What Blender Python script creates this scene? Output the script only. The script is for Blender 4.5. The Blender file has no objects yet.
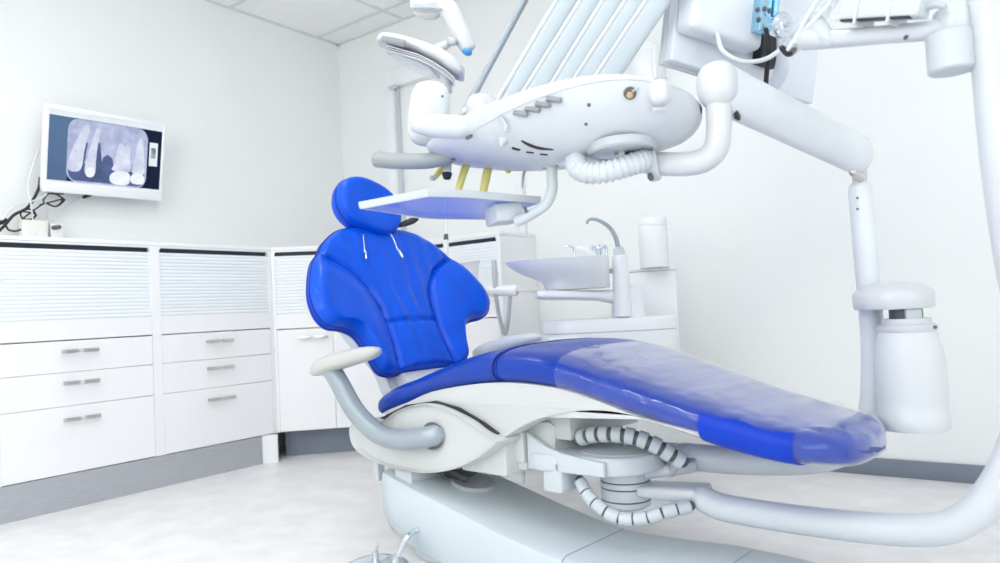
import bpy, bmesh, math, random
from mathutils import Vector, Matrix, noise
from mathutils.bvhtree import BVHTree
random.seed(7)
S = bpy.context.scene
COL = S.collection
PI = math.pi
V = Vector

# ------------------------------------------------------------------ camera (26 mm lens, 0.7 m above the floor)
F = 727.0
d1 = V((540.0, 1.5, F)).normalized()              # along the left wall
d2 = V((980.0, -77.5, F * -1.0)).normalized()     # along the back wall
d2 = V((980.0, -77.5, -F)); d2 = (d2 - d1 * d1.dot(d2)).normalized()
d3 = d2.cross(d1)
if d3.y > 0: d3 = -d3
M = Matrix((d2, d1, d3))
CAM = V((0, 0, 0.7))
FW = M @ V((0, 0, 1)); FH = V((FW.x, FW.y, 0)).normalized(); RT = V((FH.y, -FH.x, 0))
cd = bpy.data.cameras.new('camera'); cam = bpy.data.objects.new('camera', cd); COL.objects.link(cam)
cd.sensor_width = 36; cd.lens = F / 1000 * 36; cd.clip_start = 0.05
ax, ay, az = M @ V((1, 0, 0)), M @ V((0, -1, 0)), M @ V((0, 0, -1))
cam.matrix_world = Matrix(((ax.x, ay.x, az.x, CAM.x), (ax.y, ay.y, az.y, CAM.y), (ax.z, ay.z, az.z, CAM.z), (0, 0, 0, 1)))
S.camera = cam
cd.dof.use_dof = True; cd.dof.focus_distance = 2.1; cd.dof.aperture_fstop = 3.2

def ray(x, y): return M @ V((x - 500, y - 281.5, F))
def at(x, y, d):                                   # point seen at a picture position, d metres ahead
    r = ray(x, y); return CAM + r * (d / r.dot(FH))
def hit(x, y, p, n):
    r = ray(x, y); return CAM + r * ((V(p) - CAM).dot(V(n)) / r.dot(V(n)))

# ------------------------------------------------------------------ materials
MATS = {}
def mat(name, col, rough=0.4, metal=0.0, spec=0.5, bump=0.0, bscale=60, var=0.03, vscale=6, coat=0.0, stretch=None, emit=0, sss=0):
    if name in MATS: return MATS[name]
    m = bpy.data.materials.new(name); m.use_nodes = True
    nt = m.node_tree; b = nt.nodes['Principled BSDF']
    tc = nt.nodes.new('ShaderNodeTexCoord'); mp = nt.nodes.new('ShaderNodeMapping')
    nt.links.new(tc.outputs['Object'], mp.inputs['Vector'])
    if stretch: mp.inputs['Scale'].default_value = stretch
    n1 = nt.nodes.new('ShaderNodeTexNoise'); n1.inputs['Scale'].default_value = vscale; n1.inputs['Detail'].default_value = 4
    nt.links.new(mp.outputs['Vector'], n1.inputs['Vector'])
    rp = nt.nodes.new('ShaderNodeValToRGB')
    c = V(col); lo = c * (1 - var); hi = c * (1 + var)
    rp.color_ramp.elements[0].position = 0.35; rp.color_ramp.elements[1].position = 0.65
    rp.color_ramp.elements[0].color = (*lo, 1); rp.color_ramp.elements[1].color = (min(hi.x, .95), min(hi.y, .95), min(hi.z, .95), 1)
    nt.links.new(n1.outputs['Fac'], rp.inputs['Fac']); nt.links.new(rp.outputs['Color'], b.inputs['Base Color'])
    b.inputs['Roughness'].default_value = rough; b.inputs['Metallic'].default_value = metal
    b.inputs['Specular IOR Level'].default_value = spec; b.inputs['Coat Weight'].default_value = coat
    if emit:
        nt.links.new(rp.outputs['Color'], b.inputs['Emission Color']); b.inputs['Emission Strength'].default_value = emit
        b.inputs['Base Color'].default_value = (0, 0, 0, 1)
        nt.links.remove(b.inputs['Base Color'].links[0])
    if bump:
        n2 = nt.nodes.new('ShaderNodeTexNoise'); n2.inputs['Scale'].default_value = bscale; n2.inputs['Detail'].default_value = 3
        nt.links.new(mp.outputs['Vector'], n2.inputs['Vector'])
        bp = nt.nodes.new('ShaderNodeBump'); bp.inputs['Strength'].default_value = bump; bp.inputs['Distance'].default_value = 0.002
        nt.links.new(n2.outputs['Fac'], bp.inputs['Height']); nt.links.new(bp.outputs['Normal'], b.inputs['Normal'])
    MATS[name] = m
    return m
def film_mat(name, tint, ior=1.5, rough=0.06, body=0.0, bodycol=(1, 1, 1), bump=0.0, bscale=25):
    m = bpy.data.materials.new(name); m.use_nodes = True; nt = m.node_tree; nt.nodes.clear()
    o = nt.nodes.new('ShaderNodeOutputMaterial'); t = nt.nodes.new('ShaderNodeBsdfTransparent'); t.inputs['Color'].default_value = (*tint, 1)
    g = nt.nodes.new('ShaderNodeBsdfGlossy'); g.inputs['Roughness'].default_value = rough; g.inputs['Color'].default_value = (1, 1, 1, 1)
    fr = nt.nodes.new('ShaderNodeLayerWeight'); pw = nt.nodes.new('ShaderNodeMath'); pw.operation = 'POWER'; pw.inputs[1].default_value = 3.0
    ml = nt.nodes.new('ShaderNodeMath'); ml.operation = 'MULTIPLY_ADD'; ml.inputs[1].default_value = ior; ml.inputs[2].default_value = .035
    nt.links.new(fr.outputs['Facing'], pw.inputs[0]); nt.links.new(pw.outputs[0], ml.inputs[0]); fr.inputs['Blend'].default_value = .5
    df = nt.nodes.new('ShaderNodeBsdfDiffuse'); df.inputs['Color'].default_value = (*bodycol, 1)
    m1 = nt.nodes.new('ShaderNodeMixShader'); m1.inputs['Fac'].default_value = body
    m2 = nt.nodes.new('ShaderNodeMixShader')
    nt.links.new(t.outputs[0], m1.inputs[1]); nt.links.new(df.outputs[0], m1.inputs[2])
    nt.links.new(ml.outputs[0], m2.inputs['Fac']); nt.links.new(m1.outputs[0], m2.inputs[1]); nt.links.new(g.outputs[0], m2.inputs[2])
    if bump:
        tc = nt.nodes.new('ShaderNodeTexCoord'); n = nt.nodes.new('ShaderNodeTexNoise'); n.inputs['Scale'].default_value = bscale
        nt.links.new(tc.outputs['Object'], n.inputs['Vector'])
        bp = nt.nodes.new('ShaderNodeBump'); bp.inputs['Strength'].default_value = bump; bp.inputs['Distance'].default_value = 0.004
        nt.links.new(n.outputs['Fac'], bp.inputs['Height'])
        nt.links.new(bp.outputs['Normal'], g.inputs['Normal']); nt.links.new(bp.outputs['Normal'], fr.inputs['Normal'])
    nt.links.new(m2.outputs[0], o.inputs['Surface']); MATS[name] = m
    return m

WALL = mat('wall_paint', (.86, .88, .872), .85, var=.012, vscale=2, bump=.05, bscale=250)
CEIL = mat('ceiling_tile', (.93, .94, .94), .9, var=.02, vscale=40, bump=.15, bscale=300)
TBAR = mat('ceiling_bar', (.72, .75, .75), .6)
FLOORM = mat('vinyl_floor', (.81, .80, .80), .38, var=.05, vscale=9, bump=.03, bscale=180)
BASEB = mat('baseboard_grey', (.20, .23, .29), .5)
LACQ = mat('white_lacquer', (.87, .88, .89), .25, var=.01)
TOPM = mat('worktop_white', (.86, .87, .88), .3, var=.01)
SHUT = mat('shutter_aluminium', (.80, .84, .87), .38, var=.02, stretch=(.3, 6, 6))
DARK = mat('dark_gap', (.03, .04, .06), .6)
MGREY = mat('mid_grey_plastic', (.27, .29, .31), .4)
STEEL = mat('brushed_steel', (.66, .65, .63), .32, 1.0, stretch=(1, 30, 30), var=.08, vscale=20)
PLIN = mat('plinth_aluminium', (.52, .54, .57), .42, .75, stretch=(1, 20, 20), var=.06, vscale=14)
WP = mat('white_plastic', (.61, .65, .685), .3, var=.012, coat=.2)
WPB = mat('white_plastic_bright', (.63, .655, .68), .3, var=.01, coat=.2)
SPW = mat('unit_white', (.85, .87, .89), .3, var=.01, coat=.2)
SHELL = mat('shell_plastic', (.60, .62, .61), .38, var=.015)
BASEM = mat('base_enamel', (.585, .66, .695), .35, var=.012)
GREYP = mat('grey_plastic', (.50, .54, .57), .42, var=.02)
LGREY = mat('light_grey_plastic', (.56, .61, .64), .4, var=.02)
TUBEM = mat('satin_grey_tube', (.34, .395, .435), .33, .25, var=.02)
CHROME = mat('chrome', (.70, .76, .82), .14, 1.0, var=.03)
CHROMEB = mat('blue_chrome', (.38, .62, .78), .18, .9, var=.05)
BLACK = mat('black_rubber', (.012, .013, .018), .45)
DGREY = mat('dark_grey_rubber', (.10, .11, .12), .5)
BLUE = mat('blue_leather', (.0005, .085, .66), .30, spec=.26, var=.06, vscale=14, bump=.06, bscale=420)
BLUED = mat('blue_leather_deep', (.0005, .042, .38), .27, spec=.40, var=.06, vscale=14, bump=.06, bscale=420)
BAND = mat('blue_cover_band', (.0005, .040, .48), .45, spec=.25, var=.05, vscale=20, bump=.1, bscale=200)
STITCH = mat('seam_blue', (.002, .02, .30), .5)
YELLOW = mat('yellow_grip', (.76, .70, .20), .4, var=.05)
BRASS = mat('brass', (.55, .42, .22), .3, 1.0)
LENS = mat('blue_button', (.06, .34, .72), .3)
CORD = mat('white_cord', (.74, .77, .79), .45)
PAPER = mat('frosted_bottle', (.85, .87, .88), .45, var=.01)
MARK = mat('faint_grey_print', (.55, .60, .66), .6)
CREAM = mat('cream_socket', (.86, .84, .77), .5)
FILM = film_mat('clear_plastic_film', (.96, .97, .99), ior=.96, rough=.04, body=.02, bodycol=(.85, .88, .93), bump=.4, bscale=13)
TRAYB = film_mat('translucent_blue_tray', (.66, .72, .97), ior=.4, rough=.25, body=.34, bodycol=(.46, .52, .92))
CLEAR = film_mat('clear_sleeve', (.90, .93, .95), ior=.8, rough=.12, body=.15, bodycol=(.85, .88, .9))
def screen_mat(name, col, strength=1.0, var=.1, vscale=8, col2=None):
    m = bpy.data.materials.new(name); m.use_nodes = True; nt = m.node_tree; nt.nodes.clear()
    o = nt.nodes.new('ShaderNodeOutputMaterial'); e = nt.nodes.new('ShaderNodeEmission'); e.inputs['Strength'].default_value = strength * (.78 if name.startswith('screen') else 1)
    tc = nt.nodes.new('ShaderNodeTexCoord'); n = nt.nodes.new('ShaderNodeTexNoise'); n.inputs['Scale'].default_value = vscale; n.inputs['Detail'].default_value = 5
    r = nt.nodes.new('ShaderNodeValToRGB'); c = V(col)
    r.color_ramp.elements[0].position = .3; r.color_ramp.elements[1].position = .7
    r.color_ramp.elements[0].color = (*(c * (1 - var)), 1); r.color_ramp.elements[1].color = (*(V(col2) if col2 else c * (1 + var)), 1)
    nt.links.new(tc.outputs['Object'], n.inputs['Vector']); nt.links.new(n.outputs['Fac'], r.inputs['Fac'])
    nt.links.new(r.outputs['Color'], e.inputs['Color']); nt.links.new(e.outputs[0], o.inputs['Surface']); MATS[name] = m
    return m

# ------------------------------------------------------------------ mesh helpers
def newbm(): return bmesh.new()
def merge(*bms):
    out = bmesh.new()
    for b in bms:
        me = bpy.data.meshes.new('tmp'); b.to_mesh(me); out.from_mesh(me); bpy.data.meshes.remove(me); b.free()
    return out
def box(x0, x1, y0, y1, z0, z1, bev=0.0, seg=2, mtx=None):
    bm = bmesh.new(); bmesh.ops.create_cube(bm, size=1)
    for v in bm.verts: v.co = V(((x0 + x1) / 2 + v.co.x * (x1 - x0), (y0 + y1) / 2 + v.co.y * (y1 - y0), (z0 + z1) / 2 + v.co.z * (z1 - z0)))
    if bev: bmesh.ops.bevel(bm, geom=bm.edges[:], offset=bev, segments=seg, profile=.5, affect='EDGES')
    if mtx: bm.transform(mtx)
    return bm
def loft(rings, closed=True, caps=True):
    bm = bmesh.new(); R = [[bm.verts.new(p) for p in r] for r in rings]; n = len(R[0])
    for i in range(len(R) - 1):
        for j in range(n if closed else n - 1):
            k = (j + 1) % n
            bm.faces.new((R[i][j], R[i][k], R[i + 1][k], R[i + 1][j]))
    if caps and closed:
        if caps != 'end': bm.faces.new(R[0][::-1])
        bm.faces.new(R[-1])
    bmesh.ops.recalc_face_normals(bm, faces=bm.faces[:])
    return bm
def smooth(pts, n=8, closed=False):
    P = [V(p) for p in pts]; out = []; L = len(P)
    for i in range(L if closed else L - 1):
        if closed: a, b, c, d = P[(i - 1) % L], P[i], P[(i + 1) % L], P[(i + 2) % L]
        else: a, b, c, d = P[max(i - 1, 0)], P[i], P[i + 1], P[min(i + 2, L - 1)]
        for k in range(n):
            t = k / n
            out.append(0.5 * (2 * b + (c - a) * t + (2 * a - 5 * b + 4 * c - d) * t * t + (3 * b - a - 3 * c + d) * t ** 3))
    if not closed: out.append(P[-1])
    return out
def interp(x, xs, ys):
    if x <= xs[0]: return ys[0]
    for i in range(len(xs) - 1):
        if x <= xs[i + 1]:
            t = (x - xs[i]) / (xs[i + 1] - xs[i]); return ys[i] + (ys[i + 1] - ys[i]) * t
    return ys[-1]
def frames(P, upref=None):
    T = [(P[min(i + 1, len(P) - 1)] - P[max(i - 1, 0)]).normalized() for i in range(len(P))]
    u = V(upref) if upref else (V((0, 0, 1)) if abs(T[0].z) < .9 else V((1, 0, 0)))
    out = []
    for t in T:
        u = (u - t * u.dot(t)).normalized(); out.append((t, u, t.cross(u)))
    return out
def tube(pts, r, seg=16, n=6, rnd=True, flat=1.0, upref=None, sm=True):
    """round tube through points; r a number or a list (one per point); flat scales the second axis"""
    P = smooth(pts, n) if sm and len(pts) > 2 else [V(p) for p in pts]
    if isinstance(r, (list, tuple)):
        N = len(P) - 1; rs = [interp(i / N * (len(r) - 1), list(range(len(r))), r) for i in range(len(P))]
    else: rs = [r] * len(P)
    fr = frames(P, upref); rings = []
    def ring(c, f, rr): return [c + f[1] * (math.cos(a) * rr) + f[2] * (math.sin(a) * rr * flat) for a in [2 * PI * k / seg for k in range(seg)]]
    if rnd:
        for k in range(3):
            a = PI / 2 * (1 - k / 3); rings.append(ring(P[0] - fr[0][0] * rs[0] * math.sin(a) * rnd, fr[0], rs[0] * max(math.cos(a), .06)))
    for p, f, q in zip(P, fr, rs): rings.append(ring(p, f, q))
    if rnd:
        for k in range(1, 4):
            a = PI / 2 * k / 3; rings.append(ring(P[-1] + fr[-1][0] * rs[-1] * math.sin(a) * rnd, fr[-1], rs[-1] * max(math.cos(a), .06)))
    return loft(rings)
def lathe(prof, base, axis=(0, 0, 1), seg=32):
    a = V(axis).normalized(); u = a.orthogonal().normalized(); w = a.cross(u); b = V(base)
    return loft([[b + a * z + (u * math.cos(t) + w * math.sin(t)) * max(r, 1e-4) for t in [2 * PI * k / seg for k in range(seg)]] for r, z in prof])
def prism(poly, y0, y1, bev=0.0, seg=3, mtx=None):
    """polygon in (x, z) extruded along y"""
    bm = bmesh.new()
    a = [bm.verts.new((p[0], y0, p[1])) for p in poly]; b = [bm.verts.new((p[0], y1, p[1])) for p in poly]; n = len(poly)
    f0 = bm.faces.new(a); f1 = bm.faces.new(b[::-1])
    for i in range(n): bm.faces.new((a[i], b[i], b[(i + 1) % n], a[(i + 1) % n]))
    bmesh.ops.recalc_face_normals(bm, faces=bm.faces[:])
    if bev:
        es = [e for e in bm.edges if all(f in (f0, f1) for f in [g for g in e.link_faces if g in (f0, f1)]) and any(g in (f0, f1) for g in e.link_faces)]
        bmesh.ops.bevel(bm, geom=es, offset=bev, segments=seg, profile=.5, affect='EDGES', clamp_overlap=True)
    if mtx: bm.transform(mtx)
    return bm
def dome(c, rx, ry, rz, ex=2.0, seg=28, rg=14, mtx=None):
    """super-ellipsoid"""
    def sp(v): return math.copysign(abs(v) ** (2 / ex), v)
    rings = []
    for i in range(rg + 1):
        p = -PI / 2 + PI * i / rg; cz, cr = sp(math.sin(p)), max(sp(math.cos(p)), 1e-3)
        rings.append([V((rx * cr * sp(math.cos(t)), ry * cr * sp(math.sin(t)), rz * cz)) for t in [2 * PI * k / seg for k in range(seg)]])
    bm = loft(rings)
    if mtx: bm.transform(mtx)
    bm.transform(Matrix.Translation(V(c)))
    return bm
def obj(name, bm, m, parent=None, local=False, sharp=40):
    """one mesh object; geometry is given in world space unless local"""
    root = parent
    while root is not None and root.parent is not None: root = root.parent
    if root is not None and not local: bm.transform(root.matrix_basis.inverted())
    lim = math.radians(sharp)
    for f in bm.faces: f.smooth = True
    for e in bm.edges:
        if len(e.link_faces) == 2 and e.calc_face_angle(0) > lim: e.smooth = False
    me = bpy.data.meshes.new(name); bm.to_mesh(me); bm.free(); me.materials.append(m)
    o = bpy.data.objects.new(name, me); COL.objects.link(o)
    if parent is not None: o.parent = parent
    return o
def thing(name, label, cat, loc=(0, 0, 0), rot=0.0, group=None):
    o = bpy.data.objects.new(name, None); COL.objects.link(o); o.empty_display_size = .05
    o.matrix_basis = Matrix.Translation(V(loc)) @ Matrix.Rotation(rot, 4, 'Z')
    o['label'] = label; o['category'] = cat
    if group: o['group'] = group
    return o
def tag(o, label, cat, group=None):
    o['label'] = label; o['category'] = cat
    if group: o['group'] = group
    return o
def struct(name, bm, m):
    o = obj(name, bm, m); o['kind'] = 'structure'; return o
def plab(o, label): o['label'] = label; return o

# ================================================================== ROOM
XL, YB, ZC = -3.473, 3.087, 2.43
XR, YF = 2.6, -2.6
struct('floor', box(XL - .1, XR, YF, YB + .1, -.08, 0), FLOORM)
struct('ceiling', box(XL - .1, XR, YF, YB + .1, ZC, ZC + .08), CEIL)
struct('wall_left', box(XL - .1, XL, YF, YB + .1, 0, ZC), WALL)
struct('wall_back', box(XL, XR, YB, YB + .1, 0, ZC), WALL)
bars = []
x = -2.89
while x < XR: bars.append(box(x - .012, x + .012, YF, YB, ZC - .004, ZC + .002)); x += .6
y = 2.91
while y > YF: bars.append(box(XL, XR, y - .012, y + .012, ZC - .0045, ZC + .002)); y -= .6
bars.append(box(XL, XR, YB - .02, YB, ZC - .006, ZC + .002)); bars.append(box(XL, XL + .02, YF, YB, ZC - .006, ZC + .002))
struct('trim_1', merge(*bars), TBAR)
struct('baseboard_back', box(-2.0, XR, YB - .012, YB, 0, .066, .003), BASEB)

# ceiling lights (two rows of recessed panels, out of the frame)
def ceiling_light(xc, yc, watt, label):
    t = thing('ceiling_light', label, 'ceiling light', (xc, yc, ZC - .02), 0, 'recessed ceiling light panels')
    fr = merge(box(-.30, .30, -.12, -.09, 0, .018), box(-.30, .30, .09, .12, 0, .018), box(-.30, -.27, -.09, .09, 0, .018), box(.27, .30, -.09, .09, 0, .018))
    obj('frame', fr, WPB, t, True)
    m = MATS.get('lit_diffuser') or screen_mat('lit_diffuser', (1, 1, 1), 15.0, .02)
    obj('diffuser', box(-.27, .27, -.09, .09, .004, .014), m, t, True)
for xc, yc in [(a, b) for a in (-1.99, -.79, .41) for b in (1.41, .21, -.99) if (a, b) != (.41, 1.41)]:
    ceiling_light(xc, yc, 60, 'long narrow recessed white ceiling light panel above the treatment area')

# ================================================================== CABINETS along the left and back walls
def handle(parent, xc, zc, L=.142):
    h = obj('handle', merge(box(xc - L / 2, xc - .006, -.030, -.022, zc - .008, zc + .008, .002), box(xc + .008, xc + L / 2, -.030, -.022, zc - .008, zc + .008, .002),
                            box(xc - L / 2 + .012, xc - L / 2 + .02, -.024, .002, zc - .004, zc + .004), box(xc + L / 2 - .02, xc + L / 2 - .012, -.024, .002, zc - .004, zc + .004)), STEEL, parent, True)
    obj('grip_highlight', box(xc - .012, xc + .012, -.0285, -.0235, zc - .006, zc + .006, .001), WPB, h, True)  # white piece stands in for the highlight in the middle of the bar
    return h
def shutter_mesh(x0, x1, z0, z1, y, n):
    rings = []; prof = []
    for i in range(n):
        a = z0 + (z1 - z0) * i / n; s = (z1 - z0) / n
        prof += [(y + .0022, a + .0005), (y + .0006, a + s * .12), (y, a + s * .28), (y, a + s * .9), (y + .0008, a + s * .97), (y + .0022, a + s * .995)]
    bm = bmesh.new(); A = [bm.verts.new((x0, p[0], p[1])) for p in prof]; B = [bm.verts.new((x1, p[0], p[1])) for p in prof]
    for i in range(len(prof) - 1): bm.faces.new((A[i], A[i + 1], B[i + 1], B[i]))
    A2 = [bm.verts.new((x0, y + .010, p[1])) for p in (prof[0], prof[-1])]; B2 = [bm.verts.new((x1, y + .010, p[1])) for p in (prof[0], prof[-1])]
    bm.faces.new((A2[0], B2[0], B2[1], A2[1]))
    bmesh.ops.recalc_face_normals(bm, faces=bm.faces[:])
    return bm
ST = .021
def cabinet(label, loc, rot, W, D, layout, top=1.059, shelf_z=.748, fascia_z=.666, sl=ST, sr=ST, plinth='flush', sz1=1.051, px0=0, px1=0):
    c = thing('cabinet', label, 'cabinet', loc, rot, 'white shutter cabinets along the walls')
    def fil(x, s):
        r = .018; pts = [(x, sz1 + .002)] + [(x + s * r * (1 - math.sin(a)), sz1 + .002 - r * (1 - math.cos(a))) for a in [PI / 2 * k / 6 for k in range(7)]]
        return prism(pts, 0.0, .012)
    body = merge(box(0, sl, 0, D, .138, top), box(W - sr, W, 0, D, .138, top), box(sl, W - sr, 0, D, sz1, top), box(sl, W - sr, .02, D, .138, .155),
                 box(sl, W - sr, D - .01, D, .155, sz1), box(sl, W - sr, .02, D - .01, shelf_z - .03, shelf_z - .012), fil(sl, 1), fil(W - sr, -1))
    obj('carcass', body, LACQ, c, True)
    obj('fascia', box(sl, W - sr, .0, .018, fascia_z + .0015, shelf_z, .0012, 1), LACQ, c, True)
    obj('shutter', shutter_mesh(sl, W - sr, shelf_z, sz1 - .020, .006, 18), SHUT, c, True)
    obj('shutter_slot', box(sl, W - sr, .022, .03, sz1 - .03, sz1, 0), DARK, c, True)
    for z0, z1 in layout.get('drawers', []):
        d = obj('drawer', box(sl + .0008, W - sr - .0008, 0, .018, z0 + .0008, z1 - .0008, .0012, 1), LACQ, c, True)
        handle(d, (sl + W - sr) / 2 - .014, z1 - .042 if z1 - z0 < .2 else z1 - .052)
    for x0, x1, z0, z1, hx, hz in layout.get('doors', []):
        d = obj('door', box(x0 + .0008, x1 - .0008, 0, .018, z0 + .0008, z1 - .0008, .0012, 1), LACQ, c, True)
        if hx is not None: handle(d, hx, hz)
    if plinth == 'flush': obj('plinth', box(px0, W - px1, .004, .02, 0, .136), PLIN, c, True)
    elif plinth == 'recess': obj('plinth', box(.02, W - .02, .10, .115, 0, .136), BASEB, c, True)
    return c
dr = {'drawers': [(.538, .664), (.404, .538), (.139, .404)]}
cabinet('white cabinet of three drawers under a roller shutter, below the wall screen', (-3.13, 1.02, 0), PI / 2, .65, .338, dr, sl=.041)
cabinet('white three drawer cabinet with roller shutter, between screen cabinet and room corner', (-3.13, 1.67, 0), PI / 2, .61, .338, dr, px1=.095)
cw = .5 * math.sqrt(2)
cc = cabinet('white diagonal corner cabinet with roller shutter and doors over a dark recess', (-3.13, 2.28, 0), PI / 4, cw, .30,
        {'doors': [(.012, .29, .139, .655, .195, .61), (.29, cw - ST, .139, .655, .42, .61)]}, sl=.012, plinth='recess', shelf_z=.735, fascia_z=.657)
obj('foot_panel', box(-.078, .004, -.056, -.03, 0, .137), SPW, cc, True)
cabinet('white back wall cabinet with roller shutter, partly behind the blue backrest', (-2.63, 2.78, 0), 0, .58, .305,
        {'doors': [(.02, .3, .139, .664, None, 0), (.3, .565, .139, .664, None, 0)]}, plinth='recess')
top = [(-3.13, 1.02), (-3.13, 2.28), (-2.63, 2.78), (-2.048, 2.78), (-2.048, 3.085), (XL + .002, 3.085), (XL + .002, 1.02)]
wt = prism([(p[0], -p[1]) for p in top], 1.060, 1.077, .002, 1)
wt.transform(Matrix.Rotation(PI / 2, 4, 'X'))
for v in wt.verts: v.co = V((v.co.x, -v.co.y if False else v.co.y, v.co.z))
zs = [v.co.z for v in wt.verts]; ys = [v.co.y for v in wt.verts]
tag(obj('worktop', wt, TOPM), 'thin white worktop running along the top of the wall cabinets', 'worktop')

# ------------------------------------------------------------------ wall screen with the x-ray picture
TL, TR, BL, BR = V((-3.305, 1.320, 1.668)), V((-3.305, 1.840, 1.668)), V((-3.375, 1.320, 1.300)), V((-3.375, 1.840, 1.311))
eu = (TR - TL + BR - BL).normalized(); ev = (TL - BL); ev = (ev - eu * ev.dot(eu)).normalized(); en = eu.cross(ev)
mw, mh = .522, .372
m0 = (TL + TR + BL + BR) / 4
MW = Matrix(((eu.x, en.x, ev.x, m0.x), (eu.y, en.y, ev.y, m0.y), (eu.z, en.z, ev.z, m0.z), (0, 0, 0, 1)))
wm = thing('wall_screen', 'white wall-mounted screen showing a dental x-ray above the cabinets', 'screen', (XL, 1.57, 1.48))
fsg = 1 if en.x > 0 else -1
def sbox(x0, x1, y0, y1, z0, z1, b=0): # y counts outward from the screen face
    ya, yb = sorted((y0 * fsg, y1 * fsg)); return box(x0, x1, ya, yb, z0, z1, b, 3, MW)
hw, hh = mw / 2, mh / 2
bz = .022
obj('casing', sbox(-hw, hw, -.035, -.006, -hh, hh, .006), SPW, wm)
obj('bezel', merge(sbox(-hw, hw, -.008, .004, hh - bz, hh, .003), sbox(-hw, hw, -.008, .004, -hh, -hh + .045, .003), sbox(-hw, -hw + .014, -.008, .004, -hh + .04, hh - bz, .003), sbox(hw - .014, hw, -.008, .004, -hh + .04, hh - bz, .003)), SPW, wm)
sx0, sx1, sz0, sz1 = -hw + .014, hw - .014, -hh + .045, hh - bz
scr = obj('display', sbox(sx0, sx1, -.006, -.002, sz0, sz1), screen_mat('screen_navy', (.012, .022, .05), 1.0, .2), wm)
obj('bracket', merge(box(XL, XL + .012, 1.50, 1.64, 1.38, 1.58, .003), tube([V((XL + .01, 1.57, 1.48)), V((-3.375, 1.57, 1.48))], .025, rnd=0)), LGREY, wm)
SW, SH = sx1 - sx0, sz1 - sz0
def spoly(pts, lay, m, name):
    bm = bmesh.new(); a = [bm.verts.new(MW @ V((sx0 + SW * p[0], fsg * (-.002 + lay * .0003), sz0 + SH * p[1]))) for p in pts]
    b = [bm.verts.new(MW @ V((sx0 + SW * p[0], fsg * -.003, sz0 + SH * p[1]))) for p in pts]
    n = len(pts); bm.faces.new(a); bm.faces.new(b[::-1])
    for i in range(n): bm.faces.new((a[i], b[i], b[(i + 1) % n], a[(i + 1) % n]))
    bmesh.ops.recalc_face_normals(bm, faces=bm.faces[:])
    return obj(name, bm, m, scr)
def rrect(x0, x1, y0, y1, rx, ry):
    out = []
    for cx, cy, a0 in ((x1 - rx, y1 - ry, 0), (x0 + rx, y1 - ry, 90), (x0 + rx, y0 + ry, 180), (x1 - rx, y0 + ry, 270)):
        for k in range(7):
            a = math.radians(a0 + 15 * k); out.append((cx + rx * math.cos(a), cy + ry * math.sin(a)))
    return out
s_blue = screen_mat('screen_slate', (.10, .17, .30), 1.0, .15, 3)
s_white = screen_mat('screen_bar', (.80, .86, .92), 1.0, .05)
s_film = screen_mat('screen_film', (.45, .50, .74), 1.0, .22, 26, col2=(.56, .61, .84))
s_dark = screen_mat('screen_film_dark', (.09, .13, .27), 1.0, .25, 14)
s_tooth = screen_mat('screen_tooth', (.60, .65, .86), 1.0, .16, 16, col2=(.80, .84, .96))
s_crown = screen_mat('screen_crown', (.86, .90, .98), 1.0, .08, 20)
spoly([(0, 0), (.16, 0), (.22, 1), (0, 1)], 1, s_blue, 'side_panel')
spoly([(0, .93), (1, .93), (1, 1), (0, 1)], 2, s_white, 'toolbar')
spoly([(0, 0), (1, 0), (1, .025), (0, .025)], 2, s_white, 'status_bar')
spoly(rrect(.155, .865, .02, .925, .09, .17), 3, s_film, 'xray_film')
spoly(rrect(.17, .85, .045, .30, .07, .12), 4, s_dark, 'dark_area')
spoly([(.45, .28), (.56, .28), (.545, .42), (.50, .47), (.46, .42)], 5, s_dark, 'dark_gap')
spoly([(.275, .28), (.30, .28), (.325, .60), (.30, .62)], 5, s_dark, 'dark_gap')
spoly([(.36, .28), (.46, .28), (.43, .62), (.40, .62)], 5, s_dark, 'dark_gap')
def blob(pts, n=6): return [(p.x, p.y) for p in smooth([V((a, b, 0)) for a, b in pts], n, True)]
spoly(blob([(.165, .30), (.17, .20), (.21, .17), (.26, .19), (.285, .28), (.30, .52), (.335, .80), (.30, .86), (.25, .70), (.20, .50)]), 6, s_tooth, 'tooth_image')
spoly(blob([(.305, .20), (.33, .13), (.375, .13), (.40, .20), (.40, .34), (.41, .60), (.43, .78), (.40, .84), (.365, .68), (.32, .36)]), 6, s_tooth, 'tooth_image')
spoly(blob([(.545, .26), (.56, .34), (.59, .60), (.62, .66), (.66, .62), (.68, .66), (.70, .56), (.71, .34), (.71, .26), (.63, .22)]), 6, s_tooth, 'tooth_image')
spoly(blob([(.725, .26), (.74, .36), (.77, .70), (.80, .78), (.82, .70), (.84, .40), (.845, .26), (.79, .20)]), 6, s_tooth, 'tooth_image')
spoly(blob([(.53, .17), (.535, .08), (.58, .045), (.66, .045), (.705, .08), (.71, .20), (.67, .245), (.58, .235)]), 7, s_crown, 'crown_image')
spoly(blob([(.715, .16), (.73, .09), (.79, .075), (.84, .10), (.845, .20), (.80, .24), (.74, .225)]), 7, s_crown, 'crown_image')
spoly(blob([(.315, .20), (.33, .12), (.375, .12), (.395, .18), (.38, .25), (.34, .25)]), 7, s_crown, 'crown_image')
spoly([(.37, .045), (.52, .045), (.62, .02), (.42, .02)], 8, s_film, 'film_edge')
spoly([(.885, .38), (.965, .38), (.965, .74), (.885, .74)], 3, s_white, 'thumbnail')
spoly([(.90, .50), (.945, .50), (.945, .66), (.90, .66)], 4, screen_mat('screen_thumb', (.30, .36, .46), 1, .6, 60), 'thumbnail_detail')

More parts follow.
